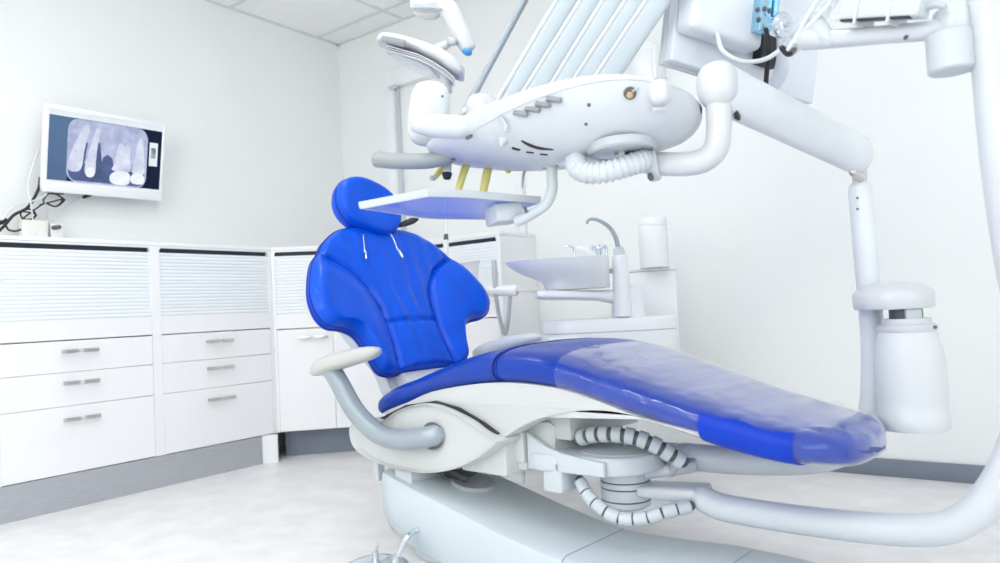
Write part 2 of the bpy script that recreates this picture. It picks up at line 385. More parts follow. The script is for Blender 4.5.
# cables and sockets under the screen
def wob(pts, r, m, name, label, cat='cable', n=8, seg=8):
    return tag(obj(name, tube(pts, r, seg, n), m), label, cat)
X0 = -3.40
def wl(px, py, dx=0): return hit(px, py, (X0 + dx, 0, 0), (1, 0, 0))
wob([wl(-6, 236), wl(4, 226, .01), wl(14, 215, .02), wl(28, 207, .01), wl(38, 190), wl(40, 178, -.02)], .006, BLACK, 'power_cable', 'thick black cable rising from the worktop to the left edge of the screen')
coil = []
for k in range(26):
    a = 2 * PI * k / 9; coil.append(wl(54 + 9.5 * math.cos(a) - k * .06, 199 + 6 * math.sin(a) + (k % 3) * .8, .012 * math.sin(k * 1.3)))
wob([wl(40, 205)] + coil + [wl(63, 194)], .0032, BLACK, 'coiled_cable', 'black coiled cable hanging under the left end of the screen', n=4)
coil = []
for k in range(20):
    a = 2 * PI * k / 8; coil.append(wl(28 + 7.5 * math.cos(a), 214 + 5.5 * math.sin(a) + k * .05, .01 * math.sin(k)))
wob([wl(20, 211)] + coil + [wl(44, 203)], .0032, BLACK, 'coiled_cable', 'smaller black cable coil just above the cream socket block', n=4)
wob([wl(6, 226), wl(9, 230), wl(16, 231), wl(22, 229)], .004, BLACK, 'cable_loop', 'short black cable loop lying on the worktop at the left edge')
wob([wl(-4, 224), wl(2, 222), wl(5, 220)], .009, BLACK, 'cable_plug', 'black plug lying on worktop at the far left', 'plug')
wob([wl(38, 152, -.03), wl(33, 165), wl(28, 185, .01), wl(31, 205, .02), wl(33, 222, .01)], .0035, CORD, 'white_cable', 'white cable dropping from left side of screen to the socket block')
wob([wl(0, 224), wl(12, 208, .015), wl(30, 202, .02), wl(46, 195, .01), wl(50, 186, -.02)], .0035, CORD, 'white_cable', 'white cable slanting from worktop up to the bottom of the screen')
wob([wl(43, 195, -.01), wl(46, 206, .01), wl(47, 220, .01)], .0028, GREYP, 'grey_cable', 'thin grey cable hanging straight from the screen to the socket block')
wob([wl(53, 220, 0.0), wl(64, 209, -.03), wl(76, 200, -.05), wl(88, 195, -.03)], .003, CORD, 'white_cable', 'white cable with black plug under the middle of the screen')
obj('plug', tube([wl(84, 197, -.03), wl(92, 194, -.03)], .008, 10), BLACK, bpy.data.objects[[o.name for o in COL.objects if o.name.startswith('white_cable')][-1]])
t = thing('socket_block', 'cream and white socket block standing on the worktop under the screen', 'socket', (-3.40, 1.30, 1.077))
obj('block', box(-3.425, -3.385, 1.245, 1.345, 1.077, 1.178, .006, 3), CREAM, t)
for k in range(2): obj('socket_face', lathe([(.001, 0), (.019, 0), (.019, .003), (.012, .004), (.001, .002)], (-3.385, 1.27 + .048 * k, 1.12), (1, 0, 0), 20), SPW, t)
t = thing('cable_adapter', 'small white adapter with metal plug, right of the socket block', 'adapter', (-3.40, 1.38, 1.077))
obj('body', box(-3.42, -3.39, 1.357, 1.405, 1.077, 1.168, .004, 2), SPW, t)
obj('plug', tube([V((-3.388, 1.366, 1.15)), V((-3.37, 1.382, 1.152))], .009, 10), DGREY, t)

# ------------------------------------------------------------------ wall pieces at the back
struct('trim_2', merge(box(-3.055, -2.965, YB - .05, YB, 1.078, 2.13, .004), box(-2.965, -2.56, YB - .05, YB, 2.035, 2.13, .004)), SPW)
struct('trim_3', merge(box(-2.965, -2.949, YB - .03, YB, 1.078, 2.035, .002), box(-2.985, -2.93, YB - .062, YB - .045, 2.02, 2.04, .002)), LGREY)
t = thing('cable_trunking', 'slim white vertical trunking on the wall above the back cabinet end', 'trunking', (-2.115, YB, 1.077))
obj('duct', box(-2.14, -2.095, YB - .03, YB - .001, 1.077, 1.40, .003), SPW, t); obj('screw', lathe([(.001, 0), (.006, 0), (.005, .003), (.001, .003)], (-2.118, YB - .03, 1.135), (0, -1, 0), 12), DGREY, t)
t = thing('wall_box', 'bright white wall box with slanted top, behind the row of hose arms', 'box', (-1.40, YB, 1.60))
wq = [hit(*p_, (0, YB - .10, 0), (0, 1, 0)) for p_ in ((633, 100), (657, 100), (655.5, 45.5), (643, 37), (634, 44))]
obj('body', prism([(p_.x, p_.z) for p_ in wq], YB - .10, YB - .001, .004, 2), SPW, t)
obj('front_flap', box(wq[0].x + .008, wq[1].x - .010, YB - .106, YB - .098, wq[0].z + .02, wq[4].z - .04, .003), LACQ, t)

# ================================================================== DENTAL CHAIR (own axes: x to the foot end, y to the far side)
UX = .74 / math.hypot(.74, .67); UF = -.67 / math.hypot(.74, .67)
u = RT * UX + FH * UF; vv = V((-u.y, u.x, 0)); zz = V((0, 0, 1))
CO = at(380, 415, 2.15) + vv * .26; CO.z = 0
chair = thing('dental_chair', 'blue leather dental treatment chair with white shell and sloping base', 'dental chair', CO, math.atan2(u.y, u.x))
def part(name, bm, m, parent=None): return obj(name, bm, m, parent or chair, True)
def loc(P): d = P - CO; return V((d.dot(u), d.dot(vv), P.z))
def W(p): return CO + u * p[0] + vv * p[1] + zz * p[2]
def cl(x, y, yy): return loc(hit(x, y, CO + vv * yy, vv))

# --- seat cushion with leg rest
ZT = ([-.02, .0, .06, .12, .228, .36, .47, .56, .66, .77, .90, 1.0, 1.1, 1.18, 1.25, 1.32], [.472, .480, .50, .515, .548, .583, .598, .598, .583, .551, .510, .480, .454, .436, .424, .415])
ZB = ([-.02, .0, .06, .12, .222, .36, .484, .58, .672, .77, .882, .97, 1.061, 1.16, 1.25, 1.32], [.392, .398, .42, .44, .475, .498, .508, .506, .494, .470, .437, .413, .391, .375, .366, .362])
def smf(tab):
    pts = smooth([V((a, b, 0)) for a, b in zip(*tab)], 8); return [p.x for p in pts], [p.y for p in pts]
ZTs, ZBs = smf(ZT), smf(ZB)
UE = 1.28
def halfw(x):
    w = interp(x, [-.02, 0, .1, .3, .6, .8, 1.0, 1.12], [.250, .255, .262, .268, .262, .245, .222, .212])
    if x > 1.10: w *= max(0.0, 1 - ((x - 1.10) / (UE - 1.10)) ** 2.4) ** (1 / 2.2)
    return w
def pad_ring(x, off=0.0, n=44, ex=4.2, wr=0.0):
    t, b, w = interp(x, *ZTs) + off, interp(x, *ZBs) - off, halfw(x) + off
    endf = max(0.0, (x - 1.22) / (UE - 1.22)); 
    if endf > 0: h = (t - b) * (1 - .55 * endf ** 3); c = (t + b) / 2 - .006 * endf; t, b = c + h / 2, c - h / 2
    if x < .03: h = (t - b) * (1 - .09 * ((.03 - x) / .05) ** 6); c = (t + b) / 2; t, b = c + h / 2, c - h / 2
    cz, hz = (t + b) / 2, (t - b) / 2; out = []
    for k in range(n):
        a = 2 * PI * k / n; c, s = math.cos(a), math.sin(a)
        yy = w * math.copysign(abs(c) ** (2 / (ex + 1.5)), c); z2 = hz * math.copysign(abs(s) ** (2 / 2.6), s)
        if s > 0: z2 += .010 * (1 - (yy / max(w, .01)) ** 2) * (hz / .05)
        P = V((x, yy, cz + z2))
        if wr:
            q = noise.noise(P * 16) * .6 + noise.noise(P * 34) * .4
            P += V((0, math.copysign(1, yy) * abs(q) * wr * (abs(c) ** 3), abs(q) * wr * max(s, 0) * (1 + 2.5 * max(0, (x - 1.02) / .2))))
        out.append(P)
    return out
xs = [-.02, -.0185, -.014, -.006, .004] + [.004 + (1.10 - .004) * k / 60 for k in range(1, 61)] + [1.10 + (UE - .004 - 1.10) * (1 - (1 - k / 24) ** 1.8) for k in range(1, 25)]
def seam_x(x): return 0.0
rings = [pad_ring(x, -.0035 * math.exp(-((x - .47) / .006) ** 2)) for x in sorted(xs + [.458, .464, .467, .47, .473, .476, .482])]
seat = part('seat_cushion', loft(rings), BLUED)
def seamtube(ring, off, lo, hi, r): return tube([p for p in ring[lo:hi]], r, 6, 1, rnd=0, sm=False)
obj('seam', merge(tube(pad_ring(.465, .0005), .0018, 6, 1, 0, sm=False), tube(pad_ring(.476, .0005), .0018, 6, 1, 0, sm=False)), STITCH, seat, True)
bd = []
for i in range(13):
    x = 1.0 + .18 * i / 12; rg_ = pad_ring(x, .0085, 120, 4.2); lo = int(120 * (150 + 4 * math.sin(i * .9) - i * .5) / 360); bd.append(rg_[lo:108])
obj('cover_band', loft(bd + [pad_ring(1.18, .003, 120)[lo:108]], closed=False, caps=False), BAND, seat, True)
fx = [.66 + (1.10 - .66) * k / 60 for k in range(61)] + [1.10 + (UE - .002 - 1.10) * (1 - (1 - k / 26) ** 1.8) for k in range(1, 27)]
fc = loft([pad_ring(x, .0050 + .0008 * math.sin(x * 40), 88, 4.2, .0048) for x in fx], caps='end')
plab(obj('plastic_cover', fc, FILM, seat, True), 'clear crinkled plastic sleeve over the leg rest')

# --- backrest
PH = math.radians(26); BS = V((-math.sin(PH), 0, math.cos(PH))); BN = V((math.cos(PH), 0, math.sin(PH))); BV = V((0, 1, 0)); B0 = V((-.02, .012, .42))
half = [(a_ * .965, b_) for a_, b_ in [(0, .665), (.09, .664), (.160, .652), (.212, .625), (.262, .585), (.292, .548), (.335, .505), (.375, .43), (.394, .375), (.388, .318), (.352, .286), (.290, .280), (.243, .256), (.216, .19), (.200, .135), (.165, .116), (.08, .119)]]
poly = half + [(0, .12)] + [(-a, b) for a, b in half[:0:-1]]
OUT = smooth([V((a, b, 0)) for a, b in poly], 7, True)
def curl(a): return .62 * max(0, abs(a) - .14) ** 2
seamR = smooth([V(p) for p in ((.345, .545, 0), (.26, .525, 0), (.185, .482, 0), (.138, .42, 0), (.116, .35, 0), (.110, .26, 0), (.122, .118, 0))], 6)
def dseg(p, pl):
    best = 9
    for i in range(len(pl) - 1):
        a, b = pl[i], pl[i + 1]; d = b - a; t = max(0, min(1, (p - a).dot(d) / d.length_squared)); best = min(best, (p - a - d * t).length)
    return best
midS = [V((-.108, .29, 0)), V((.108, .29, 0))]
def bump_b(a, b):
    p = V((abs(a), b, 0)); d = dseg(p, seamR); h = -.016 * math.exp(-(d / .008) ** 2)
    inner = abs(a) < interp(b, [.118, .26, .35, .42, .482, .525], [.122, .110, .116, .138, .185, .26])
    h += .020 * (1 - math.exp(-(d / .045) ** 2)) * (1.2 if not inner else .5)
    if inner:
        dm = dseg(V((a, b, 0)), midS); h += -.010 * math.exp(-(dm / .007) ** 2)
        wv = math.sin(a * 95 + 2.2 * noise.noise(V((a * 5, b * 6, 1))) * 1.6) * .5 + noise.noise(V((a * 34, b * 5, 3))) * .8
        h += .0048 * wv * (.35 + .65 * math.exp(-((b - .38) / .14) ** 2))
    return h
def back_pt(p, off):
    a, b = p.x, p.y; return B0 + BV * a + BS * b + BN * (curl(a) + off)
cen = V((0, .38, 0)); rings = []
TH = .058
for k, (sc, off) in enumerate([(.93, -TH), (.985, -TH + .006), (1.0, -TH + .022), (1.004, -.034), (.992, -.030), (1.004, -.026), (1.003, -.022), (.994, -.016), (.980, -.007)]):
    rings.append([back_pt(cen + (p - cen) * sc, off) for p in OUT])
for k in range(1, 47):
    s = .975 * (1 - k / 47)
    ed = 1 - s; rings.append([back_pt(cen + (p - cen) * s, bump_b(*(cen + (p - cen) * s).xy) * min(1, ed / .10) + .0035 * min(1, ed / .2)) for p in OUT])
bm = loft(rings)
back = part('backrest', bm, BLUE)
pip = smooth([back_pt(cen + (p - cen) * 1.002, -.022) for p in OUT[::3]], 2, True); pip.append(pip[0])
pip2 = smooth([back_pt(cen + (p - cen) * 1.002, -.038) for p in OUT[::3]], 2, True); pip2.append(pip2[0])
obj('piping', merge(tube(pip, .003, 6, 1, 0, sm=False), tube(pip2, .003, 6, 1, 0, sm=False)), STITCH, back, True)
# back shell and the post joining it to the seat
shell = [(0, .62), (.15, .60), (.24, .50), (.27, .40), (.22, .28), (.15, .16), (.13, .06), (0, .05)]
spoly2 = smooth([V((a, b, 0)) for a, b in shell + [(-a, b) for a, b in shell[-2:0:-1]]], 5, True)
part('back_shell', loft([[B0 + BV * p.x * s + BS * (.35 + (p.y - .35) * s) + BN * (o + curl(p.x)) for p in spoly2] for s, o in ((.9, -.12), (.98, -.11), (1, -.09), (1, -.059), (.9, -.057))]), WP)
part('back_post', loft([[V((x0 + dx, yy, z0)) for dx, yy in ((-.05, -.10), (.03, -.10), (.03, .10), (-.05, .10))] for x0, z0 in ((.02, .42), (-.06, .46), (-.135, .53), (-.205, .66))]), WPB)

# --- headrest: a tilted round cushion on a bracket
HC = B0 + BV * (-.033) + BS * .725 + BN * .045
HN = (BN * .985 + BV * -.02 + V((0, 0, -.16))).normalized(); HV = (BV - HN * HN.dot(BV)).normalized(); HS = HN.cross(HV)
if HS.z < 0: HS = -HS
rot = math.radians(20); HA = HV * math.cos(rot) - HS * math.sin(rot); HB = HV * math.sin(rot) + HS * math.cos(rot)
def hring(s, off, n=72, dish=0.0):
    out = []
    for k in range(n):
        a = 2 * PI * k / n; c, sn = math.cos(a), math.sin(a)
        x = .130 * s * math.copysign(abs(c) ** (2 / 2.3), c); y = .101 * s * math.copysign(abs(sn) ** (2 / 2.3), sn)
        out.append(HC + HA * x + HB * y + HN * (off - dish * 0))
    return out
hr = [(.80, -.075), (.93, -.070), (.99, -.055), (1.0, -.034), (.985, -.031), (1.0, -.028), (.985, -.010), (.95, .002), (.88, .009), (.78, .011), (.66, .010), (.5, .006), (.34, .003), (.18, .001), (.05, 0)]
head = part('headrest', loft([hring(s, o) for s, o in hr]), BLUE)
hp = hring(1.0, -.031); hp.append(hp[0]); obj('piping', tube(hp, .0025, 6, 1, 0, sm=False), STITCH, head, True)
part('headrest_bracket', tube([B0 + BS * .50 + BN * -.12, B0 + BS * .66 + BN * -.12, HC + HN * -.09, HC + HN * -.06], [.035, .03, .028, .03], 16), LGREY)

lv = loc(at(410, 222, 2.62)); part('headrest_lever', tube([loc(at(398, 226, 2.60)), loc(at(405, 223.5, 2.60)), loc(at(412, 221, 2.60)), loc(at(417, 219.5, 2.60))], [.006, .011, .012, .006], 12, flat=.6), BLACK)
# --- bib clips on their cords
for sx, nm in ((-1, 'left'), (1, 'right')):
    a0, b0, a1, b1 = ((-.088, .628, -.115, .545) if sx < 0 else (.020, .632, .032, .555))
    t = part('clip_cord', tube([back_pt(V((a0, b0, 0)), .012), back_pt(V(((a0 + a1) / 2 + .004, (b0 + b1) / 2 + .02, 0)), .016), back_pt(V((a1, b1, 0)), .016)], .0028, 8), CHROME)
    dirv = (back_pt(V((a1, b1, 0)), .016) - back_pt(V((a0, b0, 0)), .014)).normalized(); e = back_pt(V((a1, b1, 0)), .018)
    obj('clip', merge(tube([e, e + dirv * .018, e + dirv * .034], [.004, .0075, .002], 10, 4, .5, .55), tube([e + dirv * .004 + BN * .005, e + dirv * .03 + BN * .004], .003, 8)), CHROME, t, True)

# --- armrests: pad on a bent satin tube
for sy in (-1, 1):
    yy = .325 * sy; du = .035 if sy > 0 else -.025
    pp = []
    for k in range(25):
        t = k / 24; xx = -.212 + du + .325 * t; e = (1 - abs(2 * t - 1) ** 3.0) ** (1 / 2.4) if 0 < k < 24 else .05
        zc = .540 + .062 * t + .006 * math.sin(t * PI); hw2 = .042 * e; hz = .027 * (e ** .8) * (1.05 - .25 * t)
        pp.append([V((xx, yy + hw2 * math.copysign(abs(math.cos(a)) ** .75, math.cos(a)), zc + hz * math.copysign(abs(math.sin(a)) ** .8, math.sin(a)))) for a in [2 * PI * j / 24 for j in range(24)]])
    ap = part('armrest_pad', loft(pp), WP if sy > 0 else mat('armrest_pad_warm', (.56, .57, .55), .4))
    part('armrest_tube', tube([V((-.118 + du, yy, .548)), V((-.085 + du * .8, yy, .51)), V((-.02 + du * .5, yy, .43)), V((.045, yy * .985, .378)), (.105, yy * .965, .360), (.175, yy * .945, .360), (.232, yy * .91, .368), (.262, yy * .86, .375)], .0285, 20, 8), TUBEM)

# --- seat shell, wings, underside
low = smooth([V((a, b, 0)) for a, b in ((-.127, .365), (-.122, .325), (-.09, .298), (-.02, .277), (.08, .267), (.20, .266), (.30, .283), (.40, .318), (.475, .362), (.488, .380), (.44, .398), (.40, .418), (.35, .435), (.30, .448), (.24, .456), (.17, .45), (.10, .430), (.03, .398), (-.05, .390), (-.10, .388))], 4, True)
def shell_loft(out, ys, cx, cz):
    return loft([[V((cx + (p.x - cx) * s, y, cz + (p.y - cz) * s)) for p in out] for y, s in ys])
part('seat_shell', shell_loft(low, [(-.272, .93), (-.284, .965), (-.285, .975), (-.279, .99), (-.262, 1.0), (.262, 1.0), (.279, .99), (.285, .975), (.284, .965), (.272, .93)], .2, .36), SHELL)
for sy in (-1, 1):
    hole = (.252, .284 * sy, .372)
    part('armrest_collar', lathe([(.030, 0), (.037, 0), (.037, .003), (.030, .003)], hole, (.15, sy, .05), 28), DGREY)
wing = smooth([V((a, b, 0)) for a, b in ((.0, .41), (.10, .438), (.20, .458), (.28, .452), (.35, .433), (.41, .408), (.462, .384), (.485, .383), (.53, .408), (.60, .436), (.69, .456), (.775, .462), (.87, .452), (.98, .424), (1.08, .402), (1.14, .398), (1.14, .405), (1.06, .418), (.88, .450), (.77, .482), (.67, .506), (.58, .516), (.48, .518), (.36, .508), (.22, .485), (.12, .452), (.03, .425))], 3, True)
bm = prism([(p.x, p.y) for p in wing], -.252, .252, .012, 3)
for v in bm.verts:
    k = interp(v.co.x, [.5, .9, 1.1, 1.2], [1.0, .93, .84, .70]); v.co.y *= k
part('seat_carrier', bm, SHELL)
part('seat_gap', prism([(.0, .40), (.12, .445), (.24, .462), (.33, .448), (.42, .415), (.47, .39), (.44, .38), (.3, .40), (.1, .39)], -.262, .262), BLACK)
part('seat_frame', merge(box(.0, .12, -.22, .22, .36, .43, .008), box(.40, .50, -.20, .20, .305, .39, .012), box(.30, .47, -.235, .16, .275, .42, .012), box(.47, .62, -.16, .16, .368, .43, .006)), SHELL)
part('rear_hinge', merge(box(-.125, -.105, -.20, -.165, .19, .285, .006), box(-.10, -.085, -.21, -.16, .195, .275, .002)), WP)
part('hinge_gap', box(-.106, -.098, -.20, -.15, .195, .28), BLACK)
# --- hub under the seat that carries the two swing arms
HX, HY = .70, -.05
plate = []
for k in range(40):
    a = PI / 2 - PI * k / 39; plate.append((HX - .005 + .110 * math.cos(a), HY - .015 + .125 * math.sin(a)))
plate += [(.60, HY - .15), (.555, HY - .160), (.525, HY - .152), (.510, HY - .145), (.510, HY + .10), (.50, HY + .135), (.60, HY + .128)]
def plan(poly, z0, z1, bev=0, seg=2):
    bm = prism([(p[0], p[1]) for p in poly], z0, z1, bev, seg)
    for v in bm.verts: v.co = V((v.co.x, v.co.z, v.co.y))
    bmesh.ops.recalc_face_normals(bm, faces=bm.faces[:])
    return bm
part('hub_plate', plan(plate, .296, .340, .008, 3), LGREY)
part('plate_wall', prism([(.510, .296), (.74, .300), (.74, .334), (.68, .338), (.62, .344), (.575, .355), (.545, .369), (.510, .388)], HY - .150, HY - .134, .005, 3), LGREY)
part('hub_dish', lathe([(.098, .0), (.098, .003), (.07, .008), (.02, .010), (.002, .010)], (HX - .004, HY - .012, .339), seg=36), GREYP)
part('hub_button', lathe([(.002, 0), (.018, 0), (.018, .004), (.002, .006)], (HX + .01, HY, .349), seg=20), CHROMEB)
part('hub_collar', merge(box(.43, .50, HY - .14, HY + .1, .285, .33, .012), box(.50, .60, HY - .13, HY + .06, .31, .335, .008)), SHELL)
part('cable_housing', loft([[V((x, HY + yy * w, z)) for yy, z in ((-.13, .335), (.03, .335), (.025, zt), (-.12, zt))] for x, w, zt in ((.44, .9, .38), (.47, 1.0, .404), (.56, 1.0, .412), (.575, .92, .400))]), SHELL)
prof = [(.001, .196), (.050, .196), (.060, .202)]
for z0 in (.206, .236, .252, .284): prof += [(.062, z0), (.062, z0 + .009), (.059, z0 + .0095), (.059, z0 + .0125), (.062, z0 + .013)]
prof += [(.062, .298), (.062, .30), (.001, .30)]
hubc = part('hub_column', lathe(prof, (HX, HY, 0), seg=40), WP)
obj('groove', merge(*[lathe([(.0605, 0), (.0615, 0), (.0615, .0035), (.0605, .0035)], (HX, HY, z), seg=40) for z in (.2155, .2455, .2615, .2935)]), DGREY, hubc, True)
part('hub_block', box(.555, .615, -.20, -.13, .245, .325, .008, 3), LGREY)
part('pull_wire', tube([V((.455, -.15, .29)), V((.45, -.15, .245))], .004, 8), GREYP)
# segmented cable guides
def guide(pts, name, n, r, fill):
    P = smooth(pts, 12); L = [0]
    for i in range(1, len(P)): L.append(L[-1] + (P[i] - P[i - 1]).length)
    def ptat(s):
        for i in range(1, len(P)):
            if L[i] >= s: return P[i - 1].lerp(P[i], (s - L[i - 1]) / max(L[i] - L[i - 1], 1e-6))
        return P[-1]
    core = part(name, tube(pts, r * .78, 12, 8), DGREY)
    for k in range(n):
        a, b = L[-1] * (k + 1 - fill) / n, L[-1] * (k + 1) / n
        obj('ring', tube([ptat(a), ptat((a + b) / 2), ptat(b)], r, 16, 2, 0), LGREY, core, True)
g1 = [loc(at(*q)) for q in ((578, 439, 1.83), (592, 435, 1.80), (612, 434, 1.77), (634, 437, 1.75), (655, 445, 1.735), (672, 455, 1.73), (682, 461, 1.73))]
guide(g1, 'cable_guide', 9, .0205, .68)
part('guide_end', tube([loc(at(679, 458, 1.75)), loc(at(674, 467, 1.77)), loc(at(672, 472, 1.78))], [.014, .011, .011], 12), GREYP)
g2 = [loc(at(*q)) for q in ((580, 480, 1.80), (588, 495, 1.77), (602, 509, 1.74), (620, 518, 1.72), (645, 518, 1.70), (665, 512, 1.69), (690, 506, 1.69))]
guide(g2, 'cable_guide', 9, .0155, .88)

# --- base on the floor
def bsec(x, y0, y1, zt, zb, und=.0, r=.02):
    ins = und
    pts = [(y0 + ins, zb), (y0 + .004, zb + .05 if zt - zb > .1 else zb + .02), (y0, zt - r * 1.6), (y0 + r * .35, zt - r * .45), (y0 + r * 1.3, zt), (y1 - r * 1.3, zt), (y1 - r * .35, zt - r * .45), (y1, zt - r * 1.6), (y1 - .004, zb + .05 if zt - zb > .1 else zb + .02), (y1 - ins, zb)]
    return [V((x, a, b)) for a, b in pts]
base = part('base', loft([bsec(-.050, -.205, .04, .215, .125, .02), bsec(-.043, -.228, .045, .238, .098, .025), bsec(-.02, -.250, .05, .244, .065, .03), bsec(.05, -.258, .05, .232, .04, .03), bsec(.25, -.262, .045, .190, .012, .02), bsec(.45, -.266, .035, .150, .005, .01), bsec(.60, -.268, .028, .126, .002, .004), bsec(.652, -.268, .025, .120, .0, .004)]), BASEM)
part('base_front', loft([bsec(.655, -.27, .025, .119, 0, .004), bsec(.72, -.272, .04, .113, 0, .004), bsec(.82, -.276, .07, .108, 0, .004), bsec(.93, -.28, .105, .104, 0, .004), bsec(.962, -.28, .108, .101, 0, .004)]), BASEM)
part('base_nose', loft([bsec(.966, -.28, .108, .102, 0, .004), bsec(1.05, -.28, .108, .100, 0, .004), bsec(1.25, -.27, .104, .094, 0, .004), bsec(1.36, -.25, .09, .085, 0, .01), bsec(1.40, -.22, .06, .06, 0, .02)]), BASEM)
part('base_foot', plan([(.14 + .13 * math.cos(a), -.10 + .13 * math.sin(a)) for a in [2 * PI * k / 32 for k in range(32)]], 0, .05, .01), LGREY)
part('base_cap', box(-.052, .075, -.215, -.03, .225, .278, .008, 3), WP)
part('base_ledge', box(.03, .105, -.240, -.10, .215, .252, .004, 2), WP)
well = part('lift_well', lathe([(.05, .0), (.062, .004), (.066, .0), (.066, -.03), (.02, -.03)], (.205, -.09, .204), (.18, 0, 1), 32), GREYP)
part('lift_arm', merge(box(.08, .17, -.12, -.03, .17, .29, .01), tube([V((.08, -.15, .25)), V((.16, -.13, .235)), V((.20, -.12, .22))], .011, 10), tube([V((.10, -.17, .255)), V((.15, -.16, .235))], .007, 8)), DGREY)

# ================================================================== SWING ARM WITH THE SCREEN (front arm)
CR = chair
def lw(x, y, z): return W((x, y, z))
t = thing('monitor_column', 'thick white tube bending up from under the chair, carrying the screen seen from behind', 'monitor arm', W((HX, HY, 0)))
path = [(704, 499, 1.70), (722, 507, 1.67), (760, 514, 1.62), (808, 521, 1.55), (860, 527, 1.47), (905, 530, 1.41), (948, 527, 1.35), (978, 510, 1.31), (1002, 480, 1.28), (1020, 440, 1.26), (1031, 390, 1.24), (1030, 330, 1.22), (1017, 265, 1.20), (1003, 170, 1.19), (993, 70, 1.19), (986, -20, 1.19), (979, -120, 1.19)]
obj('column', tube([at(*p) for p in path], .0305, 24, 8), WP, t)
hb = W((HX, HY, .243)); e = at(706, 494, 1.72)
dd = (e - hb).normalized(); q = V((-dd.y, dd.x, 0)).normalized()
def armblock(a, b, w0, w1, h0, h1):
    d = (b - a).normalized(); s = V((-d.y, d.x, 0)).normalized(); up2 = V((0, 0, 1)); rg = []
    for tt, sc in ((0, 1), (.9, 1), (.97, .92), (1.0, .7)):
        c = a.lerp(b, tt); w = (w0 + (w1 - w0) * tt) * sc; h = (h0 + (h1 - h0) * tt) * (1 - (1 - sc) * .6)
        rg.append([c + s * (w * math.copysign(abs(math.cos(k)) ** .5, math.cos(k))) + up2 * (h * math.copysign(abs(math.sin(k)) ** .5, math.sin(k))) for k in [2 * PI * j / 20 for j in range(20)]])
    return loft(rg)
obj('hub_arm', armblock(hb + dd * .05, e + dd * .005, .045, .042, .014, .022), WP, t)
pc = at(950, 52, 1.19)
pz = V((0, 0, 1))
obj('joint_block', merge(lathe([(.001, 0), (.033, 0), (.036, .003), (.036, .064), (.033, .067), (.001, .067)], at(952, 72, 1.215), (0, 0, 1), 32),
    box(0, .045, -.020, .020, -.030, .034, .004, 2, Matrix.Translation(at(954, 53, 1.225)) @ Matrix(((RT.x, FH.x, 0), (RT.y, FH.y, 0), (0, 0, 1))).to_4x4())), LGREY, t)
obj('joint_cap', lathe([(.001, 0), (.027, 0), (.028, .003), (.028, .034), (.022, .040), (.001, .041)], at(953, 32, 1.215), (0, 0, 1), 32), WP, t)
obj('screen_arm', tube([at(950, 25, 1.215), at(934, 30, 1.225), at(880, 35, 1.28), at(828, 39, 1.36), at(806, 38, 1.40)], [.02, .017, .016, .018, .024], 18), WP, t)
obj('arm_elbow', tube([at(828, 40, 1.35), at(812, 30, 1.40), at(802, 33, 1.44), at(796, 31, 1.48)], [.016, .034, .028, .016], 20, flat=.7), LGREY, t)
fl = tube([at(*p) for p in ((908, 35, 1.24), (905, 38, 1.24))], .003, 8); obj('arm_screw', fl, DGREY, t)
# power adapter strapped on the arm
ad = thing('power_adapter', 'white power adapter box strapped on top of the screen arm', 'adapter', at(885, 20, 1.255))
a, b = at(847, 16, 1.315), at(927, 11, 1.20); dx = (b - a).normalized(); dz = V((0, 0, 1)) - dx * dx.z; dz.normalize(); dy = dz.cross(dx)
AM = Matrix(((dx.x, dy.x, dz.x, (a.x + b.x) / 2), (dx.y, dy.y, dz.y, (a.y + b.y) / 2), (dx.z, dy.z, dz.z, (a.z + b.z) / 2), (0, 0, 0, 1))); Lh = (b - a).length / 2
obj('body', box(-Lh, Lh, -.028, .012, -.012, .032, .005, 3, AM), WP, ad)
obj('underside', box(-Lh * .92, Lh * .8, -.027, -.014, -.0145, -.011, 0, 1, AM), BLACK, ad)
for s in (-.52, .32): obj('strap', box(Lh * s - .003, Lh * s + .003, -.030, .030, -.022, .034, .001, 1, AM), WPB, ad)
obj('strain_relief', tube([AM @ V((Lh, 0, .008)), AM @ V((Lh + .012, 0, .010)), AM @ V((Lh + .026, 0, .006))], [.008, .007, .005], 12), GREYP, ad)
obj('lead', tube([AM @ V((-Lh, 0, .01)), AM @ V((-Lh - .02, 0, -.004)), at(832, 14, 1.36), at(826, -6, 1.37)], .004, 8), CORD, ad)
# screen seen from behind
bl, br = at(670, 60, 1.55), at(812, 104, 1.78)
sx = (br - bl).normalized(); sn = sx.cross(V((0, 0, 1))).normalized()
if sn.dot(CAM - bl) < 0: sn = -sn
sn = (sn + V((0, 0, -.12))).normalized(); sn = (sn - sx * sn.dot(sx)).normalized(); sz = sn.cross(sx)
if sz.z < 0: sz = -sz
SM = Matrix(((sx.x, sn.x, sz.x, bl.x), (sx.y, sn.y, sz.y, bl.y), (sx.z, sn.z, sz.z, bl.z), (0, 0, 0, 1))); SL = (br - bl).length
pm = thing('patient_screen', 'white screen seen from behind on its arm at upper right', 'screen', bl + sx * SL / 2)
obj('back_panel', box(0, SL, -.022, .004, 0, .34, .004, 3, SM), mat('screen_back_white', (.76, .80, .85), .3, coat=.2), pm)
obj('front_frame', box(-.004, SL + .004, -.034, -.020, -.006, .346, .004, 2, SM), WPB, pm)
obj('glass', box(.012, SL - .012, -.0355, -.033, .012, .33, 0, 1, SM), mat('dead_screen', (.02, .02, .025), .15), pm)
def sp(px, py, off=0): return hit(px, py, bl + sn * off, sn)
def sl_(px, py, off=0): r = SM.inverted() @ sp(px, py, off); return r
h0 = sl_(693, 25, .06); h1 = sl_(764, 42, .06); 
obj('housing', box(h0.x, h1.x, .0, .06, min(h0.z, h1.z) - .004, .30, .016, 4, SM), mat('screen_back_white', (.76, .80, .85), .3, coat=.2), pm)
